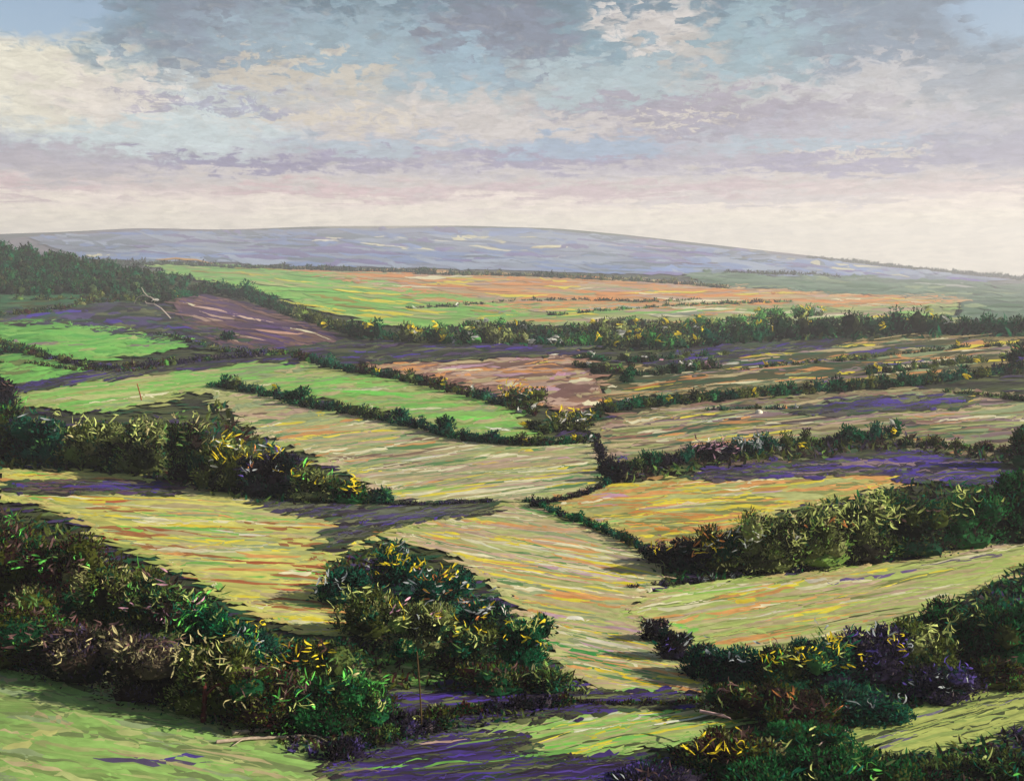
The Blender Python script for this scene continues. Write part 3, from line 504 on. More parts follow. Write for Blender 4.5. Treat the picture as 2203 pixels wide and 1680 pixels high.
class Plant:
    def __init__(s): s.T = []; s.L = Acc()
    def leaves(s, pos, dr, ln, wd, col):
        """bent tapering leaf sprays: pos root, dr unit direction"""
        n = len(pos)
        side = np.cross(dr, RNG.normal(size=(n, 3))); side /= np.linalg.norm(side, axis=1, keepdims=True) + 1e-9
        bend = np.cross(dr, side) * RNG.normal(0, .22, (n, 1)) * ln[:, None]
        K = 4; tt = [0, .35, .7, 1.0]; ww = [.35, 1.0, .8, .08]
        V = np.zeros((n, K, 2, 3))
        for k in range(K):
            c = pos + dr * (ln * tt[k])[:, None] + bend * (tt[k] * (1 - tt[k]) * 4)
            V[:, k, 0] = c - side * (wd * ww[k] * .5)[:, None]; V[:, k, 1] = c + side * (wd * ww[k] * .5)[:, None]
        b = (np.arange(n) * K * 2)[:, None] + np.arange(K - 1)[None, :] * 2
        Q = np.stack([b, b + 1, b + 3, b + 2], -1).reshape(-1, 4)
        s.L.add(V.reshape(-1, 3), Q, np.repeat(col, K * 2, axis=0))
    def lump(s, c, r, pal, n, size, tipcol=None):
        u = RNG.normal(size=(n, 3)); u /= np.linalg.norm(u, axis=1, keepdims=True)
        u[:, 2] = np.where(u[:, 2] < -.35, -u[:, 2], u[:, 2])
        rad = RNG.uniform(.62, 1.0, (n, 1))
        pos = np.array(c) + u * np.array(r) * rad
        dr = u * .75 + RNG.normal(0, .5, (n, 3)) + np.array([0, 0, .45]); dr /= np.linalg.norm(dr, axis=1, keepdims=True)
        ln = size * RNG.uniform(.55, 1.5, n); wd = size * RNG.uniform(.24, .58, n)
        # colours come in clumps, as sprays of one shrub do
        m = max(3, n // 22); cen = RNG.normal(size=(m, 3)); cen /= np.linalg.norm(cen, axis=1, keepdims=True)
        cc, _ = pick(pal, m); own, _ = pick(pal, n)
        near = np.argmax(u @ cen.T, 1)
        col = np.where(RNG.random((n, 1)) < .62, cc[near] * RNG.uniform(.75, 1.25, (n, 1)), own)
        s.leaves(pos, dr, ln, wd, col)
        core(s, c, r, pal)
    def foliage(s, name, parent, org, mat=None):
        V = [np.concatenate(s.L.V)] if s.L.V else []; C = [np.concatenate(s.L.C)] if s.L.C else []
        faces = [tuple(q) for q in np.concatenate(s.L.Q)] if s.L.Q else []
        n = s.L.n
        for P, T, c in s.T:
            V.append(P); C.append(c); faces += [tuple(t + n) for t in T]; n += len(P)
        V = np.concatenate(V) - np.asarray(org)
        return mesh_obj(name, V, faces, [mat or M_LEAF], parent, np.concatenate(C))
def tube(acc, pts, radii, col, sides=7):
    pts = np.asarray(pts, float); n = len(pts)
    V = np.zeros((n, sides, 3))
    for i in range(n):
        d = pts[min(i + 1, n - 1)] - pts[max(i - 1, 0)]; d = d / (np.linalg.norm(d) + 1e-9)
        a = np.cross(d, [0.3, 0.1, 1.0] if abs(d[2]) < .9 else [1, .2, 0]); a /= np.linalg.norm(a); b = np.cross(d, a)
        for k in range(sides):
            t = 2 * math.pi * k / sides
            V[i, k] = pts[i] + (a * math.cos(t) + b * math.sin(t)) * radii[i] * random.uniform(.88, 1.12)
    Q = [[i * sides + k, i * sides + (k + 1) % sides, (i + 1) * sides + (k + 1) % sides, (i + 1) * sides + k] for i in range(n - 1) for k in range(sides)]
    # close the ends
    e0 = len(V.reshape(-1, 3)); Vf = np.concatenate([V.reshape(-1, 3), pts[:1], pts[-1:]])
    for k in range(sides):
        Q.append([e0, (k + 1) % sides, k, e0]); Q.append([e0 + 1, (n - 1) * sides + k, (n - 1) * sides + (k + 1) % sides, e0 + 1])
    Qa = np.array([q for q in Q if len(set(q)) == 4])
    acc.add(Vf, Qa, np.tile(np.asarray(col), (len(Vf), 1)))
BLC = {'f': (92, 128, 64), 'e': (20, 96, 70), 'm': (112, 84, 80), 'y': (240, 214, 48), 'w': (226, 224, 214), 'p': (226, 168, 186), 'o': (234, 150, 84), 'l': (196, 206, 120), 'g': (120, 226, 96), 'v': (104, 84, 176), 's': (168, 174, 176), 't': (196, 184, 130)}
def blossoms(spec, c, r, size, D, parent, org):
    """flower sprays on the outside of the crown; spec like 'yyw' = three sprays"""
    for key in sorted(set(spec)):
        P = Plant(); cnt = int(spec.count(key) * 1.6 + .5)
        for _ in range(cnt):
            a = random.uniform(-1.1, 1.1); ez = random.uniform(.15, .95)
            u = np.array([math.sin(a) * math.sqrt(max(0, 1 - ez * ez)), -math.cos(a) * math.sqrt(max(0, 1 - ez * ez)), ez])
            ctr = np.array(c) + u * np.array(r) * 1.02
            m = random.randint(2, 4)
            pos = ctr + RNG.normal(0, size * .5, (m, 3))
            base = RNG.normal(size=3); base[2] = abs(base[2]) * .6
            dr = base + RNG.normal(0, .45, (m, 3)); dr /= np.linalg.norm(dr, axis=1, keepdims=True)
            col = np.tile(alb(BLC[key], .9), (m, 1)) * RNG.uniform(.8, 1.15, (m, 1))
            P.leaves(pos, dr, size * RNG.uniform(.7, 1.9, m), size * RNG.uniform(.16, .36, m), col)
        P.L.build('blossom', M_BLOSSOM, parent, org)
HERO = {'dark': 'lffme', 'maroon': 'fmm', 'olive': 'lltf', 'teal': 'fes', 'emerald': 'fel', 'violet': 'vsm', 'light': 'lllt', 'fresh': 'lgf', 'black': 'mvs', 'brown': 'mmt', 'wood': 'fe', 'green': 'eefl'}
def shrub(name, label, px, py, w, h, pal, bl='', group=None, cat='shrub', trunk=None, dens=1.0, lumps=None, depth=.75):
    if ' tree ' in label and name != 'small_tree': name, cat, group = 'tree', 'tree', None
    g = ground([px], [py])[0]; D = float(np.linalg.norm(g - [0, 0, EYE])); s = D / F
    h *= (.82 if h > 150 else .9); w_, h_ = w * s, h * s
    root = empty(name, g); tag(root, label, cat, group, 'thing')
    P = Plant(); nl = lumps or max(3, min(8, int(w / 24) + 2))
    leaf = max(.28, 7.6 * s) * (1.0 if h > 60 else .85)
    c0 = np.array([g[0], g[1], g[2] + h_ * .46])
    R = np.array([w_ * .52, w_ * .48 * depth, h_ * .46])
    area = w * h
    ntot = int(min(3600, area * .12 + 80) * dens)
    for i in range(nl):
        if i == 0: c = c0 - [0, 0, R[2] * .12]; r = R * [.74, .8, .84]
        else:
            a = random.uniform(0, 2 * math.pi); q = random.uniform(.4, .8)
            c = c0 + np.array([math.cos(a) * R[0] * q, math.sin(a) * R[1] * q, random.uniform(-.7, .45) * R[2]])
            r = R * random.uniform(.30, .55); r[2] *= 1.05
            if random.random() < .35: r[2] *= 1.25
        c[2] = max(c[2], g[2] + r[2] * .5)
        P.lump(c, r, pal, int(ntot * (.34 if i == 0 else .66 / (nl - 1))), leaf)
    # skirt that meets the ground
    P.lump(np.array([g[0], g[1], g[2] + h_ * .16]), np.array([R[0] * 1.15, R[1] * 1.1, h_ * .24]), pal, int(ntot * .2), leaf)
    P.foliage('crown', root, g)
    T = Acc(); rr = max(.06, w_ * .022)
    tc = alb((74, 48, 42), .6) if trunk is None else alb(trunk, .6)
    if trunk is not None: rr *= 1.25
    for k in range(1 if trunk is not None else 2):
        off = np.array([random.uniform(-.1, .1) * w_, random.uniform(-.2, 0) * w_ * depth, 0])
        if trunk is not None: off = np.array([0, -R[1] * .95, 0])
        b0 = g + off; b0[2] = hgt(b0[0], b0[1]) - .15
        top = c0 + np.array([off[0] * 1.5, off[1] * .6, R[2] * .4])
        mid = (b0 + top) / 2 + np.array([random.uniform(-.05, .05) * w_, 0, 0])
        tube(T, [b0, mid, top], [rr * 1.3, rr, rr * .45], tc)
        for q in range(2):
            e = mid + np.array([random.choice([-1, 1]) * random.uniform(.15, .3) * w_, random.uniform(-.15, .15) * w_, random.uniform(.15, .3) * h_])
            tube(T, [mid, (mid + e) / 2 + [0, 0, .05 * h_], e], [rr * .7, rr * .45, rr * .2], tc, 5)
    T.build('trunk', M_BARK, root, g)
    blossoms(bl + bl + ''.join(random.choice(HERO.get(pal, 't')) for _ in range(int(area / 3400))), c0, R * [.95, 1.0, 1.0], leaf * 1.75, D, root, g)
    return root
def hedge(label, path, h, w, pal, bl='', group=None, cat='hedge', name='hedgerow', dens=1.0, gap=.0):
    path = [np.array(p, float) for p in path]
    seg = []; 
    for a, b in zip(path[:-1], path[1:]):
        m = max(1, int(np.linalg.norm(b - a) / max(7, h * .42)))
        for k in range(m): seg.append(a + (b - a) * k / m)
    seg.append(path[-1]); seg = np.array(seg) + RNG.normal(0, .8, (len(seg), 2))
    G = ground(seg[:, 0], seg[:, 1]); org = G[len(G) // 2]
    root = empty(name, org); tag(root, label, cat, group, 'thing')
    P = Plant(); T = Acc(); vis = []
    pals = pal if isinstance(pal, (list, tuple)) else [pal]
    kk = 0
    for i, g in enumerate(G):
        if random.random() < gap: continue
        D = float(np.linalg.norm(g - [0, 0, EYE])); s = D / F
        hh = h * s * random.choice([.4, .55, .7, .8, .95, 1.25]) ; ww = w * s * random.uniform(.6, 1.15)
        leaf = max(.28, 6.0 * s) * (1 if h > 24 else .8)
        c = g + [0, 0, hh * .42]; r = np.array([ww * .6, ww * .6, hh * .55])
        if i % 3 == 0: kk = random.randrange(len(pals))
        P.lump(c, r, pals[kk], int(max(26, min(110, h * w * .13)) * dens), leaf)
        if i % 4 == 1: tube(T, [g - [0, 0, .15], g + [random.uniform(-.2, .2), 0, hh * .7]], [max(.06, ww * .05), .03], alb((66, 46, 40), .6), 5)
        vis.append((c, r, leaf, D))
    P.foliage('foliage', root, org)
    if bl and vis:
        byk = {}
        for ch in bl: byk.setdefault(ch, 0); byk[ch] += 1
        for key, cnt in byk.items():
            Q = Plant()
            for _ in range(cnt):
                c, r, leaf, D = vis[random.randrange(len(vis))]
                ez = random.uniform(.3, 1.0); a = random.uniform(-1, 1); q = math.sqrt(1 - ez * ez)
                ctr = c + np.array([math.sin(a) * q, -math.cos(a) * q, ez]) * r * 1.05
                m = random.randint(4, 7)
                dr = RNG.normal(0, 1, 3) * [1, .6, .35] + RNG.normal(0, .35, (m, 3)); dr /= np.linalg.norm(dr, axis=1, keepdims=True)
                Q.leaves(ctr + RNG.normal(0, leaf * .4, (m, 3)), dr, leaf * RNG.uniform(1.5, 3.0, m), leaf * RNG.uniform(.5, .95, m), np.tile(alb(BLC[key], .85), (m, 1)) * RNG.uniform(.8, 1.15, (m, 1)))
            Q.L.build('blossom', M_BLOSSOM, root, org)
    return root

# --- left middle thicket
G1 = 'shrubs of the left middle thicket'
for a in [
 ('dark brown green shrub at the left frame edge, start of the middle thicket', 14, 985, 120, 150, 'dark', 'g'),
 ('dark teal shrub second from the left edge in the middle thicket', 100, 992, 130, 120, 'teal', 'l'),
 ('shrub with upright pale leaf tips above the violet heather streak', 205, 1004, 130, 128, 'olive', 'lll'),  # the violet streak is painted shade
 ('olive shrub with many pale upright sprays left of the dark peak', 305, 1020, 130, 140, 'light', 'lll'),
 ('tallest dark brown shrub forming the peak of the middle thicket', 412, 1040, 120, 195, 'dark', 'lt'),
 ('shrub with yellow and white sprays on its right shoulder', 492, 1058, 120, 145, 'olive', 'yyyw'),
 ('shrub with a black hollow and yellow sprays in the middle thicket', 582, 1070, 125, 128, 'black', 'yyso'),
 ('green shrub with pale leaves lower down the middle thicket', 670, 1080, 110, 100, 'light', 'yg'),
 ('low shrub edged in yellow near the end of the middle thicket', 752, 1086, 90, 68, 'green', 'yyy'),
 ('small grey teal bush ending the middle thicket', 815, 1088, 60, 50, 'teal', ''),
]: shrub('shrub', *a, group=G1)
# --- near left thicket
G2 = 'shrubs of the near left thicket'
for a in [
 ('dark maroon shrub at the left edge, back row of the near thicket', 20, 1290, 220, 235, 'maroon', 'g'),
 ('maroon and olive shrub with a bright green tip behind the near thicket', 140, 1320, 200, 220, 'maroon', 'gg'),
 ('dark shrub with lime leaf strokes on the thicket skyline', 255, 1368, 190, 205, 'olive', 'gl'),
 ('shrub carrying two pale pink sprays', 352, 1400, 170, 200, 'dark', 'pplt'),
 ('emerald shrub with lime leaves against the hay field', 440, 1440, 150, 205, 'emerald', 'ggg'),
 ('teal shrub with a curl of yellow flowers', 545, 1470, 160, 175, 'teal', 'gyy'),
 ('dark shrub with yellow trailing flowers below the hay field', 660, 1500, 170, 175, 'dark', 'yyyo'),
 ('brown twiggy shrub in the front row at the left edge', 50, 1428, 240, 170, 'maroon', ''),
 ('grey brown scrub beside the top of the green mound', 190, 1462, 220, 150, 'brown', 'tt'),
 ('brown scrub with pale twigs above the mound', 330, 1504, 210, 165, 'brown', 'tttt'),
 ('brown shrub low in the near thicket above the pale branches', 590, 1562, 210, 175, 'maroon', 'tt'),
 ('green tipped shrub at the foot of the near thicket', 700, 1572, 190, 165, 'green', 'gg'),
 ('fresh green bush below the clearing at the end of the thicket', 780, 1560, 150, 130, 'fresh', 'gt'),
]: shrub('shrub', *a, group=G2)
shrub('small_tree', 'small tree with a bare maroon trunk in the near thicket', 455, 1535, 180, 215, 'olive', 'tttt', cat='tree', trunk=(96, 44, 40))
# --- central hedge
G3 = 'shrubs of the central thicket'
for a in [
 ('dark blue green shrub leaning over the left hay field', 738, 1300, 120, 110, 'teal', 's'),
 ('shrub crowned with a large yellow spray at the head of the central thicket', 850, 1290, 130, 145, 'teal', 'yyyys'),
 ('shrub with orange and yellow flowers beside the straw meadow', 948, 1335, 130, 145, 'teal', 'yyoow'),
 ('grey green shrub with white sprays beside the straw meadow', 1035, 1380, 120, 130, 'teal', 'wsoy'),
 ('big emerald bush at the low end of the central thicket', 1118, 1440, 120, 165, 'emerald', 'yy'),
 ('olive shrub with hooked pale leaves in the central thicket', 800, 1370, 150, 145, 'olive', 'll'),
 ('olive shrub with grey and pink strokes in the middle of the central thicket', 905, 1405, 150, 150, 'light', 'lspy'),
 ('dark shrub with pale fingers of leaf behind the emerald bush', 1010, 1450, 150, 140, 'dark', 'lly'),
 ('low dark scrub at the foot of the central thicket', 1070, 1490, 150, 80, 'maroon', ''),
 ('low brown bush with a fan of pale leaves by the meadow foot', 1180, 1490, 110, 70, 'dark', 'lt'),
 ('small black bush left of the clearing', 870, 1420, 70, 60, 'emerald', ''),
]: shrub('shrub', *a, group=G3)
# --- right middle thicket
G4 = 'shrubs of the right middle thicket'
for a in [
 ('low dark bush at the tip of the right middle thicket', 1425, 1212, 80, 62, 'black', 'y'),
 ('purple black shrub with orange twigs in the right middle thicket', 1490, 1228, 110, 95, 'black', 'osy'),
 ('shrub with grey white curls of blossom', 1565, 1232, 120, 125, 'olive', 'sswoyl'),
 ('pale olive shrub with curling leaves left of the tall pale spray', 1655, 1232, 140, 175, 'light', 'llltw'),
 ('ochre and olive shrub in the middle of the right thicket', 1760, 1222, 140, 195, 'light', 'lllot'),
 ('shrub with one tall pale green vertical spray', 1860, 1210, 130, 205, 'light', 'lllllt'),
 ('darkest shrub of the right middle thicket, nearly black', 1965, 1200, 150, 175, 'dark', ''),
 ('dark green shrub between the blackest shrub and the frame edge', 2070, 1180, 160, 165, 'green', ''),
 ('tall dark green tree at the right edge above the sloping meadow', 2190, 1170, 120, 215, 'green', ''),
]: shrub('shrub', *a, group=G4)
# --- right near thicket
G5 = 'shrubs of the right near thicket'
for a in [
 ('small black bush at the corner where the two meadows meet', 1402, 1378, 64, 62, 'black', 'w'),
 ('black bush second down the edge of the straw meadow', 1452, 1418, 84, 76, 'black', 's'),
 ('dark teal bush third down the edge of the straw meadow', 1510, 1456, 100, 96, 'teal', 's'),
 ('dark teal pointed bush below the bright meadow corner', 1590, 1470, 120, 110, 'teal', 'l'),
 ('shrub with a bright yellow flower head in the right near thicket', 1690, 1490, 130, 125, 'dark', 'yyyg'),
 ('teal shrub with two yellow sprays rising highest against the meadow', 1782, 1480, 140, 145, 'teal', 'yyyl'),
 ('dark shrub with purple strokes right of the yellow sprays', 1880, 1470, 140, 140, 'violet', 'yl'),
 ('olive green shrub below the sloping meadow', 1975, 1450, 150, 140, 'olive', 'lll'),
 ('green shrub with hooked pale leaves near the right edge', 2075, 1420, 150, 145, 'green', 'll'),
 ('tall dark green tree filling the right edge of the near thicket', 2195, 1440, 140, 190, 'green', 'l'),
 ('brown black scrub beside the end of the straw meadow', 1590, 1540, 150, 90, 'maroon', 'l'),
 ('low maroon shrub in the front of the right near thicket', 1720, 1560, 170, 95, 'maroon', 'o'),
 ('sea green bush in the hollow of the right near thicket', 1860, 1550, 170, 90, 'teal', 's'),
 ('low violet tinged scrub near the right bank', 2020, 1500, 160, 80, 'violet', 'vv'),
 ('small dark scrub above the yellow green bank at the edge', 2140, 1480, 110, 80, 'maroon', ''),
]: shrub('shrub', *a, group=G5)
# --- bottom right scrub
G6 = 'bushes along the bottom right'
for a in [
 ('dark maroon bush with yellow zigzag twigs at the bottom', 1560, 1650, 190, 90, 'maroon', 'yyy'),
 ('green bush between the green strip and the right bank', 1720, 1625, 180, 85, 'green', 'l'),
 ('dark violet bush on the bottom edge right of centre', 1400, 1700, 190, 60, 'violet', ''),
 ('dark green bush on the bottom edge below the pale log', 1650, 1705, 220, 80, 'green', ''),
 ('green bush on the bottom edge below the yellow green bank', 1830, 1710, 220, 100, 'green', 'g'),
 ('large dark bush in the bottom right corner', 2010, 1705, 220, 80, 'dark', ''),
 ('tall dark scrub filling the bottom right corner', 2170, 1705, 180, 100, 'dark', 'g'),
]: shrub('bush', *a, group=G6, cat='bush')
# --- single bushes
for a in [
 ('lone teal bush on the ploughed mauve field', 487, 735, 28, 24, 'teal', ''),
 ('dark teal bush with a spiky top in the hedge left of centre', 868, 912, 40, 46, 'teal', ''),
 ('tall teal bush beside the pale hay field', 962, 938, 44, 62, 'teal', ''),
 ('dark green spiky bush midway along the hay field hedge', 640, 874, 60, 50, 'emerald', ''),
 ('round dark bush standing alone above the right rough pasture', 1352, 826, 34, 42, 'emerald', ''),
 ('yellow flowering bush right of the terracotta field corner', 1225, 926, 90, 50, 'olive', 'yyww'),
 ('yellow flowering bush on the edge of the terracotta field', 1120, 874, 110, 54, 'olive', 'yyow'),
 ('teal bush in the hedge line right of centre', 1800, 838, 44, 36, 'teal', ''),
 ('purple bush in the far right hedge line', 1945, 828, 36, 26, 'violet', ''),
 ('black purple bush with pink sprays in the right hedge', 1530, 992, 110, 52, 'black', 'pppw'),
 ('grey blossoming bush right of the pink sprays', 1610, 982, 70, 46, 'teal', 'sssw'),
 ('large dark bush at the hedge corner by the pale hay field', 1330, 1036, 84, 60, 'black', ''),
 ('small dark bush at the hedge tip above the straw meadow', 1160, 1092, 50, 22, 'black', ''),
 ('dark bush on the left edge above the green pasture', 12, 880, 60, 80, 'black', ''),
 ('dark green tree at the right frame edge beside the brown grazing', 2205, 1010, 70, 120, 'green', ''),
 ('dark green tree at the right frame edge by the far pasture', 2200, 800, 70, 80, 'wood', ''),
]: shrub('bush', a[0], *a[1:], cat='bush')

# --- hedgerows
hedge('hedge running down from the left between green pasture and pale hay field', [(462, 836), (560, 852), (640, 874), (740, 892), (850, 914), (930, 934), (1000, 952), (1090, 960), (1160, 962), (1270, 956)], 26, 24, ['teal', 'dark', 'emerald'], 'yyylw')
hedge('dark hedge between the green pasture and the terracotta field', [(640, 776), (700, 794), (780, 808), (860, 820), (930, 838), (1010, 858), (1080, 876), (1150, 898)], 26, 22, ['dark', 'teal', 'maroon'], 'wwwyy')
hedge('yellow flowered hedge below the terracotta field', [(1140, 926), (1180, 934), (1230, 922), (1290, 902), (1310, 892)], 28, 24, ['emerald', 'dark', 'olive'], 'yyyyywwwl')
hedge('long hedge line across the right rough pasture', [(1290, 888), (1400, 876), (1500, 868), (1600, 860), (1700, 852), (1830, 842), (1950, 834), (2060, 820), (2220, 802)], 26, 22, ['dark', 'emerald', 'teal', 'olive'], 'yyyywv')
hedge('hedge with white blossom between brown grazing and golden stubble', [(1300, 1022), (1400, 1008), (1500, 994), (1600, 980), (1720, 966), (1850, 952), (1930, 944)], 34, 30, ['dark', 'teal', 'black', 'emerald'], 'wwyyssl')
hedge('short dark hedge joining the corner bush to the hedge above', [(1278, 950), (1290, 980), (1305, 1012)], 26, 22, ['black', 'dark'])
hedge('low dark green hedge slanting down to the straw meadow top', [(1310, 1046), (1270, 1064), (1220, 1078), (1170, 1086), (1130, 1084)], 17, 16, ['teal', 'black'])
hedge('thin shade line built as a dark hedge along the foot of the pale hay field', [(836, 1092), (920, 1092), (1000, 1088), (1058, 1086)], 12, 14, ['black', 'violet'])  # a line of shade, modelled as low black and violet foliage
hedge('hedge slanting between the straw meadow and the golden stubble', [(1160, 1092), (1210, 1116), (1270, 1136), (1330, 1162), (1380, 1190), (1412, 1204)], 24, 20, ['teal', 'dark', 'emerald'], 'ly')
hedge('dark brown hedge below the vivid green left pasture', [(-10, 762), (60, 766), (140, 784), (240, 800), (340, 794), (460, 780), (560, 772), (640, 764)], 18, 18, ['maroon', 'dark', 'violet'])
hedge('low dark hedge at the left edge above the vivid pasture', [(-10, 742), (40, 752), (90, 766)], 16, 16, ['maroon', 'dark'])
hedge('dark olive hedge above the ploughed mauve field', [(330, 655), (400, 640), (460, 634), (530, 648), (600, 672), (680, 702), (760, 724)], 34, 34, ['wood', 'olive', 'emerald'], 'wyyl')
hedge('belt of dark trees with yellow blossom across the valley', [(760, 726), (850, 738), (950, 742), (1060, 744), (1180, 746), (1300, 748), (1420, 754), (1520, 748), (1600, 740)], 40, 38, ['wood', 'emerald', 'fresh', 'teal', 'light'], 'yyyyyyyyyyyyyyyywwwwwwwwwwllllll')
hedge('front row of yellow flowered bushes below the pale green strip', [(1000, 716), (1100, 718), (1220, 722), (1340, 726), (1460, 726), (1580, 718), (1680, 710)], 28, 30, ['light', 'fresh', 'wood', 'light'], 'yyyyyyyyyyyyyyyywwwwwwwwwllllll')
hedge('dark wood in the right distance under the hazy slope', [(1600, 738), (1700, 732), (1800, 726), (1900, 724), (2000, 722), (2100, 722), (2230, 722)], 50, 46, ['wood', 'emerald', 'wood'], 'lllyyw')
hedge('bright leaved bushes along the top of the right hand wood', [(1640, 704), (1740, 700), (1850, 698), (1960, 700), (2040, 698)], 18, 18, ['fresh', 'light', 'wood'], 'llllyyw')
hedge('dark scrub right of the terracotta field', [(1240, 792), (1320, 806), (1400, 812), (1480, 804), (1540, 796)], 24, 24, ['dark', 'wood', 'maroon'], 'wwwlp')
hedge('low dark hedge at the foot of the straw meadow', [(1240, 1516), (1320, 1520), (1420, 1520), (1500, 1516), (1570, 1516)], 12, 16, ['black', 'maroon'])
hedge('dark bramble bank between violet shade band and green strip', [(840, 1560), (920, 1552), (1020, 1540), (1120, 1530), (1220, 1522)], 26, 30, ['black', 'violet', 'maroon'], 'l')
hedge('low bramble running from the clearing to the bottom edge', [(720, 1640), (790, 1610), (860, 1590), (960, 1570)], 30, 34, ['violet', 'dark', 'black'])
for q in [
 ('hedge beyond the right frame edge between meadow and grazing', [(2260, 1120), (2500, 1080), (2800, 1050), (3080, 1040)], 50, 50, ['dark', 'green', 'olive'], 'l'),
 ('hedge beyond the right frame edge above the grazing', [(2260, 900), (2500, 900), (2800, 890), (3080, 885)], 34, 36, ['dark', 'green'], 'l'),
 ('hedge beyond the left frame edge above the hay field', [(-40, 980), (-300, 990), (-600, 1010), (-880, 1030)], 60, 60, ['dark', 'olive', 'teal'], 'l'),
 ('low grey dusted hedge along the top of the sloping right meadow', [(1356, 1268), (1500, 1254), (1640, 1240), (1760, 1228)], 12, 14, ['black', 'violet', 'brown'], 'ssssss'),
 ('low green hedge with yellow sprays rising across the orange stubble', [(1180, 684), (1290, 674), (1420, 664), (1560, 658), (1700, 654)], 9, 12, ['fresh', 'wood'], 'yyll'),
 ('broken grey green hedge under the orange stubble', [(880, 668), (980, 662), (1100, 652), (1240, 650), (1400, 654), (1500, 650)], 8, 11, ['wood', 'light'], 'ww'),
 ('yellow green scrub above the belt of dark trees', [(1280, 712), (1360, 704), (1460, 712), (1560, 700), (1660, 690), (1760, 684)], 24, 28, ['light', 'fresh'], 'yyyyyyyyyyllllllwwww'),
 ('scrubby hedge under the violet shade belt right of centre', [(1250, 772), (1320, 778), (1400, 780), (1480, 774), (1560, 770)], 16, 20, ['wood', 'emerald', 'olive'], 'wwllp'),
 ('broken hedge line high on the right rough pasture', [(1600, 800), (1700, 790), (1820, 780), (1950, 766), (2080, 752), (2230, 748)], 12, 16, ['dark', 'olive', 'wood'], 'yylw'),
 ('dark hedge fading to the right edge above the brown grazing', [(1860, 812), (1960, 800), (2060, 788), (2230, 770)], 18, 20, ['dark', 'green', 'olive'], 'yyll'),
 ('short dark hedge under the violet strip at right', [(1480, 890), (1600, 884), (1720, 884)], 10, 14, ['dark', 'teal'], 'wo'),
 ('scrubby hedge along the top right of the brown grazing', [(2040, 850), (2120, 856), (2230, 870)], 16, 20, ['light', 'dark'], 'lll'),
 ('low bushes over the dark brown strip at far left', [(60, 786), (160, 800), (260, 806), (330, 800)], 10, 14, ['dark', 'maroon'], ''),
 ('low scrub between ploughed mauve field and vivid pasture', [(340, 722), (420, 744), (500, 762), (600, 770)], 12, 18, ['olive', 'wood', 'dark'], ''),
 ('low green hedge below the wooded hill', [(0, 684), (100, 676), (200, 656), (290, 650)], 14, 18, ['wood', 'olive', 'maroon'], ''),
 ('dark shrubby hedge across the dim pasture below the hill', [(40, 650), (140, 648), (240, 644), (320, 650)], 14, 18, ['dark', 'olive'], ''),
 ('low dark hedge below the brown grazing toward the right edge', [(1950, 960), (2040, 966), (2140, 976), (2230, 980)], 20, 24, ['dark', 'maroon', 'green'], 'l'),
]: hedge(*q, gap=.3)
# far woods
hedge('hazy grey green wood along the foot of the far hills', [(150, 566), (260, 572), (380, 574), (500, 580), (620, 582), (700, 586), (800, 588), (930, 592)], 12, 14, ['wood'], cat='wood', name='distant_wood')
hedge('hazy wood behind the orange stubble field', [(900, 594), (1040, 596), (1180, 600), (1300, 606), (1440, 614), (1560, 624)], 13, 16, ['wood', 'olive'], cat='wood', name='distant_wood')
hedge('faint tree line on the hazy right slope', [(1560, 590), (1640, 592), (1720, 594), (1800, 600)], 7, 9, ['wood'], cat='wood', name='distant_wood')
hedge('dark tree line on the skyline of the right ridge', [(1740, 558), (1800, 564), (1870, 570), (1950, 580), (2060, 590), (2150, 598), (2200, 602)], 5, 8, ['wood'], cat='wood', name='distant_wood')
# wooded hill at the left
def hill_wood():
    P = Plant(); xs = []; ys = []
    poly = [(-60, 512), (20, 514), (70, 528), (110, 548), (200, 566), (330, 584), (420, 604), (380, 632), (300, 640), (200, 640), (100, 640), (-60, 650)]
    x = RNG.uniform(-60, 420, 1500); y = RNG.uniform(508, 650, 1500); ok = inpoly(x, y, poly)
    G = ground(x[ok], y[ok])[:420]
    rows = ['wood', 'wood', 'emerald', 'wood', 'green']
    for g in G:
        if dist(g) > 1500: continue
        r = random.uniform(3.0, 6.2)
        P.lump(g + [0, 0, r * .7], np.array([r * .9, r * .9, r]), random.choice(rows), 30, 2.3)
    o = P.foliage('woodland', None, (0, 0, 0)); tag(o, 'dark woodland covering the hill at the left edge', 'woodland', kind='stuff')
hill_wood()

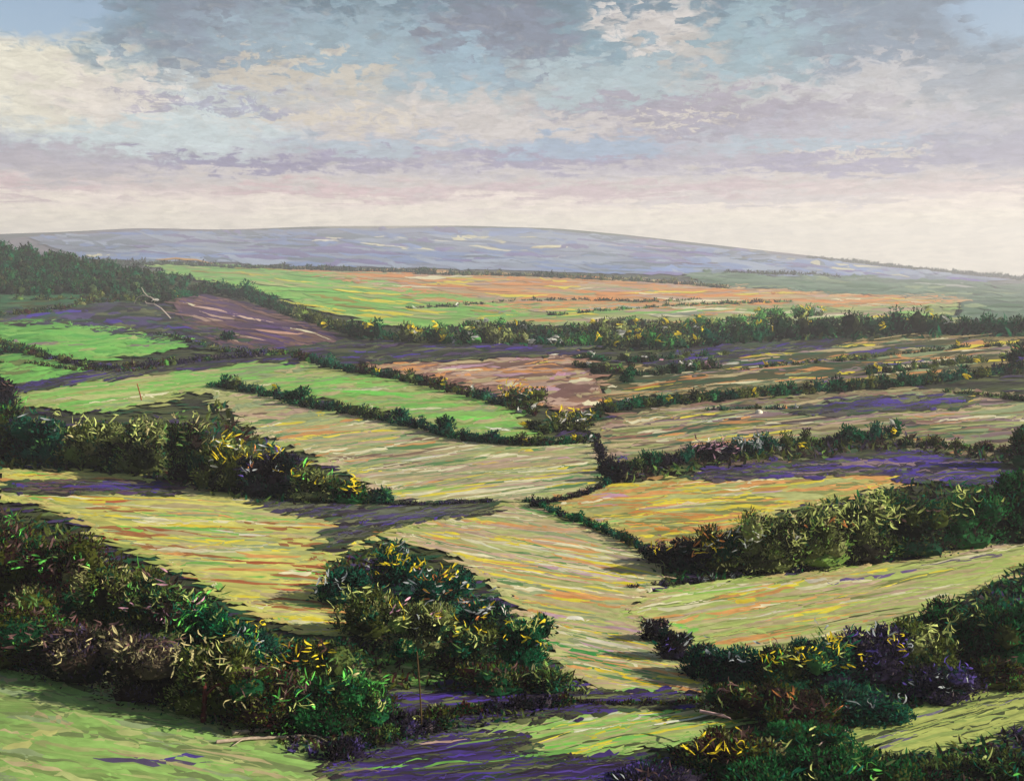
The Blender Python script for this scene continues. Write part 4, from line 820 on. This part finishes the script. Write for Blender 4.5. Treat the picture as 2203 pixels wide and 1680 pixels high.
def undergrowth():
    P = Plant()
    regs = [([(-20, 960), (150, 960), (380, 990), (470, 860), (560, 950), (700, 1030), (850, 1085), (560, 1090), (250, 1020), (-20, 1015)], 1500, ['dark', 'olive', 'maroon']),
            ([(-20, 1090), (160, 1150), (330, 1230), (480, 1320), (620, 1380), (800, 1385), (860, 1500), (860, 1600), (700, 1620), (500, 1580), (380, 1545), (250, 1490), (-20, 1440)], 5200, ['maroon', 'brown', 'dark', 'olive']),
            ([(700, 1230), (820, 1170), (950, 1240), (1060, 1330), (1180, 1430), (1300, 1505), (1200, 1505), (1000, 1500), (840, 1490), (760, 1420), (720, 1340)], 2600, ['olive', 'maroon', 'dark', 'light']),
            ([(1380, 1190), (1480, 1180), (1640, 1130), (1800, 1080), (1960, 1050), (2230, 1040), (2230, 1150), (2040, 1190), (1760, 1230), (1430, 1262)], 2400, ['dark', 'green', 'olive']),
            ([(1370, 1330), (1470, 1385), (1600, 1430), (1700, 1430), (1800, 1390), (1960, 1340), (2120, 1270), (2230, 1210), (2230, 1450), (2020, 1510), (1850, 1570), (1700, 1600), (1560, 1520), (1450, 1420)], 4200, ['maroon', 'dark', 'teal', 'green', 'violet']),
            ([(1480, 1600), (1700, 1560), (1860, 1600), (1900, 1640), (2100, 1600), (2230, 1560), (2230, 1700), (1300, 1700)], 2400, ['dark', 'green', 'maroon', 'violet']),
            ([(560, 1600), (760, 1590), (960, 1560), (1100, 1540), (1250, 1520), (900, 1600), (760, 1650), (680, 1640)], 900, ['violet', 'dark', 'olive']),
            ([(760, 716), (1000, 712), (1300, 716), (1600, 706), (1800, 700), (2230, 694), (2230, 728), (1700, 738), (1420, 758), (1000, 748), (760, 734)], 1500, ['wood', 'emerald', 'dark']),
            ([(1296, 1010), (1500, 985), (1930, 945), (2200, 990), (2200, 1005), (1900, 975), (1600, 1005), (1340, 1045)], 900, ['dark', 'brown', 'olive'])]
    for poly, n, pals in regs:
        x = RNG.uniform(min(p[0] for p in poly), max(p[0] for p in poly), n * 3); y = RNG.uniform(min(p[1] for p in poly), max(p[1] for p in poly), n * 3)
        ok = inpoly(x, y, poly); G = ground(x[ok][:n], y[ok][:n]); m = len(G)
        s = np.linalg.norm(G - [0, 0, EYE], axis=1) / F
        zone = (np.sin(G[:, 0] * .21) + np.sin(G[:, 1] * .17 + G[:, 0] * .05) + RNG.normal(0, .5, m)); zi = np.clip(((zone + 2) / 4 * len(pals)).astype(int), 0, len(pals) - 1)
        col = np.zeros((m, 3))
        for k in range(len(pals)):
            q = zi == k
            if q.any(): col[q] = pick(pals[k], int(q.sum()))[0]
        dr = RNG.normal(0, .8, (m, 3)); dr[:, 2] = np.abs(dr[:, 2]) * .5 + .35; dr /= np.linalg.norm(dr, axis=1, keepdims=True)
        P.leaves(G - [0, 0, .05], dr, s * RNG.uniform(12, 30, m), s * RNG.uniform(3, 9, m), col)
    o = P.L.build('undergrowth', M_LEAF); tag(o, 'bracken and brambles growing under and between the thickets', 'undergrowth', kind='stuff')
undergrowth()

# ------------------------------------------------------------------ small things
def gp(x, y): return ground([x], [y])[0]
def post(name, label, x0, y0, x1, y1, r, colr, cat='post'):
    g = gp(x0, y0); s = np.linalg.norm(g - [0, 0, EYE]) / F; hgt_ = (y0 - y1) * s; lean = (x1 - x0) * s
    root = empty(name, g); tag(root, label, cat, None, 'thing')
    T = Acc(); tube(T, [g - [0, 0, .3], g + [lean * .5 + .03, 0, hgt_ * .5], g + [lean, 0, hgt_]], [r * 1.15, r, r * .85], alb(colr, .7)); T.build('shaft', M_BARK, root, g)
    T = Acc(); tube(T, [g + [lean, 0, hgt_], g + [lean, 0, hgt_ + r * .8]], [r * .85, r * .25], alb(colr, .9)); T.build('cap', M_BARK, root, g)
post('pole', 'thin brown wooden pole rising beside the violet shade band', 908, 1568, 899, 1405, .055, (84, 66, 42), 'pole')
post('marker_post', 'small rust red leaning post in the left green pasture', 306, 866, 297, 828, .13, (150, 60, 40))
def branch(name, label, pts, r, colr, twigs=(), lift_=.15):
    P = ground([p[0] for p in pts], [p[1] for p in pts]); g = P[0].copy()
    P[:, 2] += lift_ + r
    root = empty(name, g); tag(root, label, 'branch', None, 'thing')
    T = Acc(); tube(T, P, np.linspace(r, r * .45, len(P)), alb(colr, .7), 8); T.build('limb', M_BARK, root, g)
    for a, (tx, ty), zz in twigs:
        q = gp(tx, ty); q[2] += lift_ + zz; T = Acc(); tube(T, [P[a], (P[a] + q) / 2 + [0, 0, .15], q], [r * .5, r * .35, r * .15], alb(colr, .7), 6); T.build('twig', M_BARK, root, g)
branch('fallen_branch', 'pale bare branch lying lower on the green mound', [(466, 1604), (540, 1597), (610, 1594), (660, 1590), (692, 1594)], .13, (176, 156, 136), [(3, (704, 1606), .2), (1, (500, 1612), .1)])
branch('fallen_branch', 'greyer forked branch lying just above the pale one', [(500, 1586), (560, 1580), (600, 1576), (640, 1568)], .16, (176, 160, 136), [(2, (612, 1566), .3), (3, (620, 1580), .2)])
branch('fallen_branch', 'pinkish log lying among dark bushes at the bottom right', [(1706, 1626), (1740, 1624), (1790, 1616), (1824, 1606)], .22, (160, 140, 128), [(2, (1760, 1650), .5)], .9)
branch('fallen_branch', 'short pink white stick beside the yellow zigzag twigs', [(1505, 1590), (1535, 1596), (1570, 1606)], .13, (220, 180, 170), [(1, (1572, 1618), .4)], 1.8)
def dead_tree():
    g = gp(372, 690); s = np.linalg.norm(g - [0, 0, EYE]) / F
    root = empty('dead_tree', g); tag(root, 'bare white curving dead tree in front of the left woods', 'dead tree', None, 'thing')
    def L(pts, r0, r1, nm):
        P = [g + np.array([(x - 372) * s, random.uniform(-.5, .5), (690 - y) * s]) for x, y in pts]
        T = Acc(); tube(T, P, np.linspace(r0, r1, len(P)), alb((186, 172, 160), .7), 7); T.build(nm, M_BARK, root, g)
    L([(374, 694), (362, 680), (348, 664), (334, 656), (320, 655), (316, 650)], .5, .25, 'trunk')
    L([(334, 656), (338, 648), (328, 642), (312, 638), (300, 643), (293, 655)], .34, .16, 'limb')
    L([(322, 640), (314, 632), (309, 622)], .36, .2, 'limb')
dead_tree()
# pale boulder by the violet shade patch at the bottom
def boulder(label, x, y, r, col):
    g = gp(x, y); V, T = ico(); k = 1 + RNG.uniform(-.16, .16, (len(V), 1))
    o = mesh_obj('boulder', V * k * [r, r * .8, r * 1.0] + [0, 0, r * .55], T.copy(), [M_STONE], None, np.tile(alb(col, .7), (len(V), 1)), smooth=False)
    o.location = g; tag(o, label, 'boulder', None, 'thing')
0 and boulder('small white boulder on the violet shade patch at the bottom edge', 1062, 1642, .34, (226, 222, 214))
boulder('cream boulder on the brown grazing above the right hedge', 1632, 894, .9, (232, 224, 200))
# faint winding farm track on the upper right pasture
def track():
    pts = [(1880, 738), (1960, 726), (2050, 716), (2110, 710), (2145, 711), (2152, 718), (2140, 724), (2110, 728), (2060, 732)]
    P = []
    for i in range(len(pts) - 1):
        for t in np.linspace(0, 1, 8, endpoint=False): P.append((pts[i][0] + (pts[i+1][0] - pts[i][0]) * t, pts[i][1] + (pts[i+1][1] - pts[i][1]) * t))
    P = np.array(P); A = ground(P[:, 0], P[:, 1] - 1.0); B = ground(P[:, 0], P[:, 1] + 1.0)
    A[:, 2] += 1.5; B[:, 2] += 1.5
    V = np.stack([A, B], 1).reshape(-1, 3); n = len(P)
    Q = np.array([[2*i, 2*i+1, 2*i+3, 2*i+2] for i in range(n - 1)])
    o = mesh_obj('path', V, Q, [M_STROKE], None, np.tile(alb((196, 176, 120)), (len(V), 1))); tag(o, kind='structure')
track()

# ------------------------------------------------------------------ air
def haze():
    x0, x1, y0, y1, z0, z1 = -6600, 6600, -6600, 6600, -60, 330
    V = [(x, y, z) for x in (x0, x1) for y in (y0, y1) for z in (z0, z1)]
    Q = [(0, 1, 3, 2), (4, 6, 7, 5), (0, 4, 5, 1), (2, 3, 7, 6), (0, 2, 6, 4), (1, 5, 7, 3)]
    m = bpy.data.materials.new('air'); m.use_nodes = True; nt = m.node_tree; nt.nodes.clear()
    out = nt.nodes.new('ShaderNodeOutputMaterial'); pv = nt.nodes.new('ShaderNodeVolumePrincipled')
    pv.inputs['Color'].default_value = (.88, .86, .88, 1); pv.inputs['Density'].default_value = HAZE
    pv.inputs['Anisotropy'].default_value = .2
    nt.links.new(pv.outputs[0], out.inputs['Volume'])
    me = bpy.data.meshes.new('haze'); me.from_pydata(V, [], Q); me.update(); me.materials.append(m)
    o = bpy.data.objects.new('haze', me); COL.objects.link(o); o['kind'] = 'stuff'
HAZE = .00021
haze()

# ------------------------------------------------------------------ sky and sun
SUN_AZ, SUN_EL, SUN_W = 98.0, 26.0, 5.0
def build_world():
    w = bpy.data.worlds.new('World'); scene.world = w; w.use_nodes = True
    nt = w.node_tree; nt.nodes.clear(); t = NT(nt)
    out = t.node('ShaderNodeOutputWorld')
    tc = t.node('ShaderNodeTexCoord'); g = tc.outputs['Generated']
    sp = t.node('ShaderNodeSeparateXYZ'); t.put(sp.inputs[0], g)
    az = t.math('MULTIPLY', t.math('ARCTAN2', sp.outputs[0], sp.outputs[1]), 57.2958)
    el = t.math('MULTIPLY', t.math('ARCSINE', sp.outputs[2]), 57.2958)
    cb = t.node('ShaderNodeCombineXYZ'); t.put(cb.inputs[0], az); t.put(cb.inputs[1], el)
    uv = cb.outputs[0]
    up = t.ramp(t.math('DIVIDE', el, 20.0), [(.12, 0.0), (.55, 1.0)])          # 0 near horizon, 1 high
    # brush-like warps: horizontal low down, diagonal and lumpy high up
    def nz(scale, loc, detail=4, rough=.6, rot=0, dist=.8):
        return t.noise(t.mapping(uv, rot=(0, 0, rot), scale=(scale[0], scale[1], 1), loc=(loc[0], loc[1], 0)), 1.0, detail, rough, dist)
    hs = nz((.13, 1.3), (0, 0)); hs2 = nz((.32, 2.6), (9, 4)); ds = nz((.28, .75), (3, 1), rot=.6); ds2 = nz((.8, 1.7), (31, 8), rot=.75, rough=.7)
    wx = t.math('MULTIPLY', t.math('SUBTRACT', ds, .5), 5.0)
    wy0 = t.math('MULTIPLY', t.math('SUBTRACT', hs, .5), 1.3)
    wy1 = t.math('MULTIPLY', t.math('SUBTRACT', ds2, .5), 5.0)
    wy = t.math('ADD', t.math('MULTIPLY', wy0, t.math('SUBTRACT', 1.0, up)), t.math('MULTIPLY', wy1, up))
    def cells(scale, rot, loc):
        v = t.node('ShaderNodeTexVoronoi'); v.inputs['Scale'].default_value = 1.0; v.inputs['Randomness'].default_value = 1.0
        m_ = t.mapping(uv, rot=(0, 0, rot), scale=(scale[0], scale[1], 1), loc=(loc[0], loc[1], 0))
        nn = t.node('ShaderNodeTexNoise'); t.put(nn.inputs['Vector'], m_); nn.inputs['Scale'].default_value = 1.7; nn.inputs['Detail'].default_value = 4
        ad = t.node('ShaderNodeVectorMath', operation='MULTIPLY_ADD'); t.put(ad.inputs[0], nn.outputs['Color']); ad.inputs[1].default_value = (1.3, 1.3, 0); t.put(ad.inputs[2], m_)
        t.put(v.inputs['Vector'], ad.outputs[0])
        q = t.node('ShaderNodeSeparateColor'); t.put(q.inputs[0], v.outputs['Color']); return q.outputs
    cl = cells((.5, 4.4), 0.0, (2, 9)); ch = cells((1.0, 2.6), .55, (5, 3)); cs = cells((1.3, 7.0), .05, (1, 6))
    def lerp(a, b): return t.math('ADD', t.math('MULTIPLY', a, t.math('SUBTRACT', 1.0, up)), t.math('MULTIPLY', b, up))
    r0, r1 = lerp(cl[0], ch[0]), lerp(cl[1], ch[1]); rb = lerp(cs[2], ch[2])
    wx = t.math('ADD', wx, t.math('MULTIPLY', t.math('SUBTRACT', r0, .5), 2.6))
    wy = t.math('ADD', wy, t.math('MULTIPLY', t.math('SUBTRACT', r1, .5), lerp(t.math('ADD', .6, 0.0), t.math('ADD', 1.3, 0.0))))
    az_ = t.math('ADD', az, wx); el_ = t.math('ADD', el, wy)
    ke = 2 ** -EXPO
    def sc(c): return tuple(lin(c) * ke)
    def e_of(y): return azel(W / 2, y)[1]
    stops = [(600, (250, 238, 212)), (470, (248, 236, 212)), (440, (238, 222, 208)), (415, (230, 208, 206)), (392, (222, 212, 206)), (372, (206, 200, 206)), (350, (178, 172, 190)), (310, (184, 186, 200)),
             (270, (194, 190, 194)), (230, (206, 202, 198)), (170, (160, 180, 190)), (100, (120, 156, 172)), (0, (94, 128, 148)), (-300, (118, 138, 162)), (-900, (110, 130, 158))]
    st = [(max(0, min(1, e_of(y) / 40.0)), tuple(v * (1.3 if y >= 430 else 1.0) for v in sc(c))) for y, c in stops]
    col = t.ramp(t.math('DIVIDE', el_, 40.0), st)
    blobs = [(300, 260, 300, 70, (208, 226, 228), .85), (70, 170, 150, 90, (242, 236, 214), .9), (240, 210, 130, 50, (236, 226, 214), .8), (480, 60, 190, 80, (122, 136, 156), .8), (760, 100, 300, 70, (150, 178, 192), .7),
             (640, 165, 190, 26, (214, 204, 186), .8), (1060, 70, 150, 90, (112, 124, 146), .85), (1000, 150, 90, 50, (150, 186, 204), .7), (1390, 50, 70, 46, (222, 214, 208), .8), (1470, 110, 44, 60, (206, 198, 190), .7),
             (1300, 190, 170, 60, (168, 192, 200), .8), (1900, 70, 260, 90, (128, 144, 164), .75), (1960, 200, 260, 60, (204, 202, 204), .75), (2120, 150, 120, 80, (132, 150, 168), .6), (1640, 90, 120, 70, (150, 184, 196), .7),
             (470, 222, 170, 11, (146, 142, 178), .6), (1500, 240, 330, 30, (158, 152, 172), .8), (1560, 278, 260, 16, (138, 134, 166), .6), (520, 352, 260, 13, (126, 120, 168), .75), (800, 342, 120, 9, (140, 134, 176), .6), (1180, 345, 200, 12, (140, 134, 176), .6),
             (1820, 356, 300, 12, (146, 142, 184), .6), (1240, 318, 190, 20, (148, 178, 208), .8), (850, 320, 260, 14, (174, 200, 214), .6), (1760, 312, 240, 12, (168, 198, 214), .6), (950, 270, 420, 26, (220, 212, 206), .7),
             (700, 415, 220, 12, (228, 190, 194), .7), (1300, 410, 360, 14, (214, 184, 194), .6), (90, 405, 120, 12, (226, 192, 196), .6), (160, 350, 160, 30, (180, 172, 186), .6), (1650, 430, 300, 10, (206, 200, 206), .5),
             (1900, 270, 330, 18, (192, 190, 202), .5), (700, 255, 220, 12, (226, 214, 192), .7), (2100, 330, 160, 40, (160, 160, 184), .6), (1480, 262, 110, 7, (228, 218, 200), .7), (1850, 330, 110, 6, (226, 218, 206), .7)]
    for x, y, rx, ry, c, s in blobs:
        a, e = azel(x, y); k = 57.3 / F
        dx = t.math('DIVIDE', t.math('SUBTRACT', az_, a), rx * k); dy = t.math('DIVIDE', t.math('SUBTRACT', el_, e), ry * k)
        d = t.math('SQRT', t.math('ADD', t.math('MULTIPLY', dx, dx), t.math('MULTIPLY', dy, dy)))
        f = t.math('MULTIPLY', t.math('MULTIPLY', t.math('SUBTRACT', 1.3, d, clamp=True), 1.8, clamp=True), min(1.0, s * 1.1), clamp=True)
        col = t.mix(f, col, sc(c))
    # dabs of lighter and darker vapour
    dab = t.math('ADD', t.math('MULTIPLY', hs2, t.math('SUBTRACT', 1.0, up)), t.math('MULTIPLY', ds2, up))
    col = t.mix(t.math('MULTIPLY', t.ramp(dab, [(.56, 0.0), (.72, 1.0)]), .26), col, sc((226, 220, 208)))
    col = t.mix(t.math('MULTIPLY', t.math('MULTIPLY', t.ramp(dab, [(.30, 1.0), (.44, 0.0)]), t.ramp(t.math('DIVIDE', el, 20.0), [(.18, 0.0), (.3, 1.0)])), .45), col, sc((122, 134, 158)))
    col = t.mix(1.0, col, t.ramp(rb, [(0.0, .88), (1.0, 1.09)]), 'MULTIPLY')
    fine = nz((1.1, 3.4), (5, 2), 5, .72, rot=.25)
    col = t.mix(1.0, col, t.ramp(fine, [(.28, .78), (.5, 1.0), (.72, 1.14)]), 'MULTIPLY')
    sky = t.node('ShaderNodeTexSky', sky_type='NISHITA'); sky.sun_disc = False
    sky.sun_elevation = math.radians(SUN_EL); sky.sun_rotation = math.radians(SUN_AZ)
    b1 = t.node('ShaderNodeBackground'); t.put(b1.inputs[0], sky.outputs[0]); b1.inputs[1].default_value = .07
    b2 = t.node('ShaderNodeBackground'); t.put(b2.inputs[0], col); b2.inputs[1].default_value = 1.0
    # gaps of blue sky in the two top corners, and thinning overhead
    gaps = None
    for x, y, rx, ry in ((50, 12, 150, 62), (2190, 10, 110, 70)):
        a, e = azel(x, y); k = 57.3 / F
        wz = t.math('ADD', az, t.math('MULTIPLY', wx, .5)); we = t.math('ADD', el, t.math('MULTIPLY', wy1, .35))
        dx = t.math('DIVIDE', t.math('SUBTRACT', wz, a), rx * k); dy = t.math('DIVIDE', t.math('SUBTRACT', we, e), ry * k)
        d = t.math('SQRT', t.math('ADD', t.math('MULTIPLY', dx, dx), t.math('MULTIPLY', dy, dy)))
        f = t.math('MULTIPLY', t.math('SUBTRACT', 1.25, d, clamp=True), 2.0, clamp=True)
        gaps = f if gaps is None else t.math('MAXIMUM', gaps, f)
    hi = t.ramp(t.math('DIVIDE', el, 90.0), [(.25, 0.0), (.6, .6)])
    gaps = t.math('MAXIMUM', gaps, hi)
    mx = t.node('ShaderNodeMixShader'); t.put(mx.inputs[0], gaps); t.l.new(b2.outputs[0], mx.inputs[1]); t.l.new(b1.outputs[0], mx.inputs[2])
    t.l.new(mx.outputs[0], out.inputs[0])
    w.cycles.sampling_method = 'MANUAL'; w.cycles.sample_map_resolution = 512
build_world()
sl = bpy.data.lights.new('sun', 'SUN'); sl.energy = SUN_W; sl.angle = math.radians(.5); sl.color = (1.0, .93, .80)
so = bpy.data.objects.new('sun', sl); COL.objects.link(so)
a_, e_ = math.radians(SUN_AZ), math.radians(SUN_EL)
so.rotation_euler = Vector((math.sin(a_) * math.cos(e_), math.cos(a_) * math.cos(e_), math.sin(e_))).to_track_quat('Z', 'Y').to_euler()
so.location = (200, 100, 200)

cd = bpy.data.cameras.new('camera'); cd.sensor_width = 36; cd.lens = 36 * F / W; cd.clip_end = 40000; cd.clip_start = .5
co = bpy.data.objects.new('camera', cd); COL.objects.link(co); co.location = (0, 0, EYE); co.rotation_euler = (math.pi / 2 - PITCH, 0, 0)
scene.camera = co
vs = scene.view_settings; vs.view_transform = 'Standard'; vs.look = 'None'; vs.exposure = EXPO; vs.gamma = 1; vs.use_curve_mapping = False
scene.cycles.use_denoising = True
scene.cycles.max_bounces = 4; scene.cycles.diffuse_bounces = 2; scene.cycles.volume_bounces = 0; scene.cycles.transmission_bounces = 2
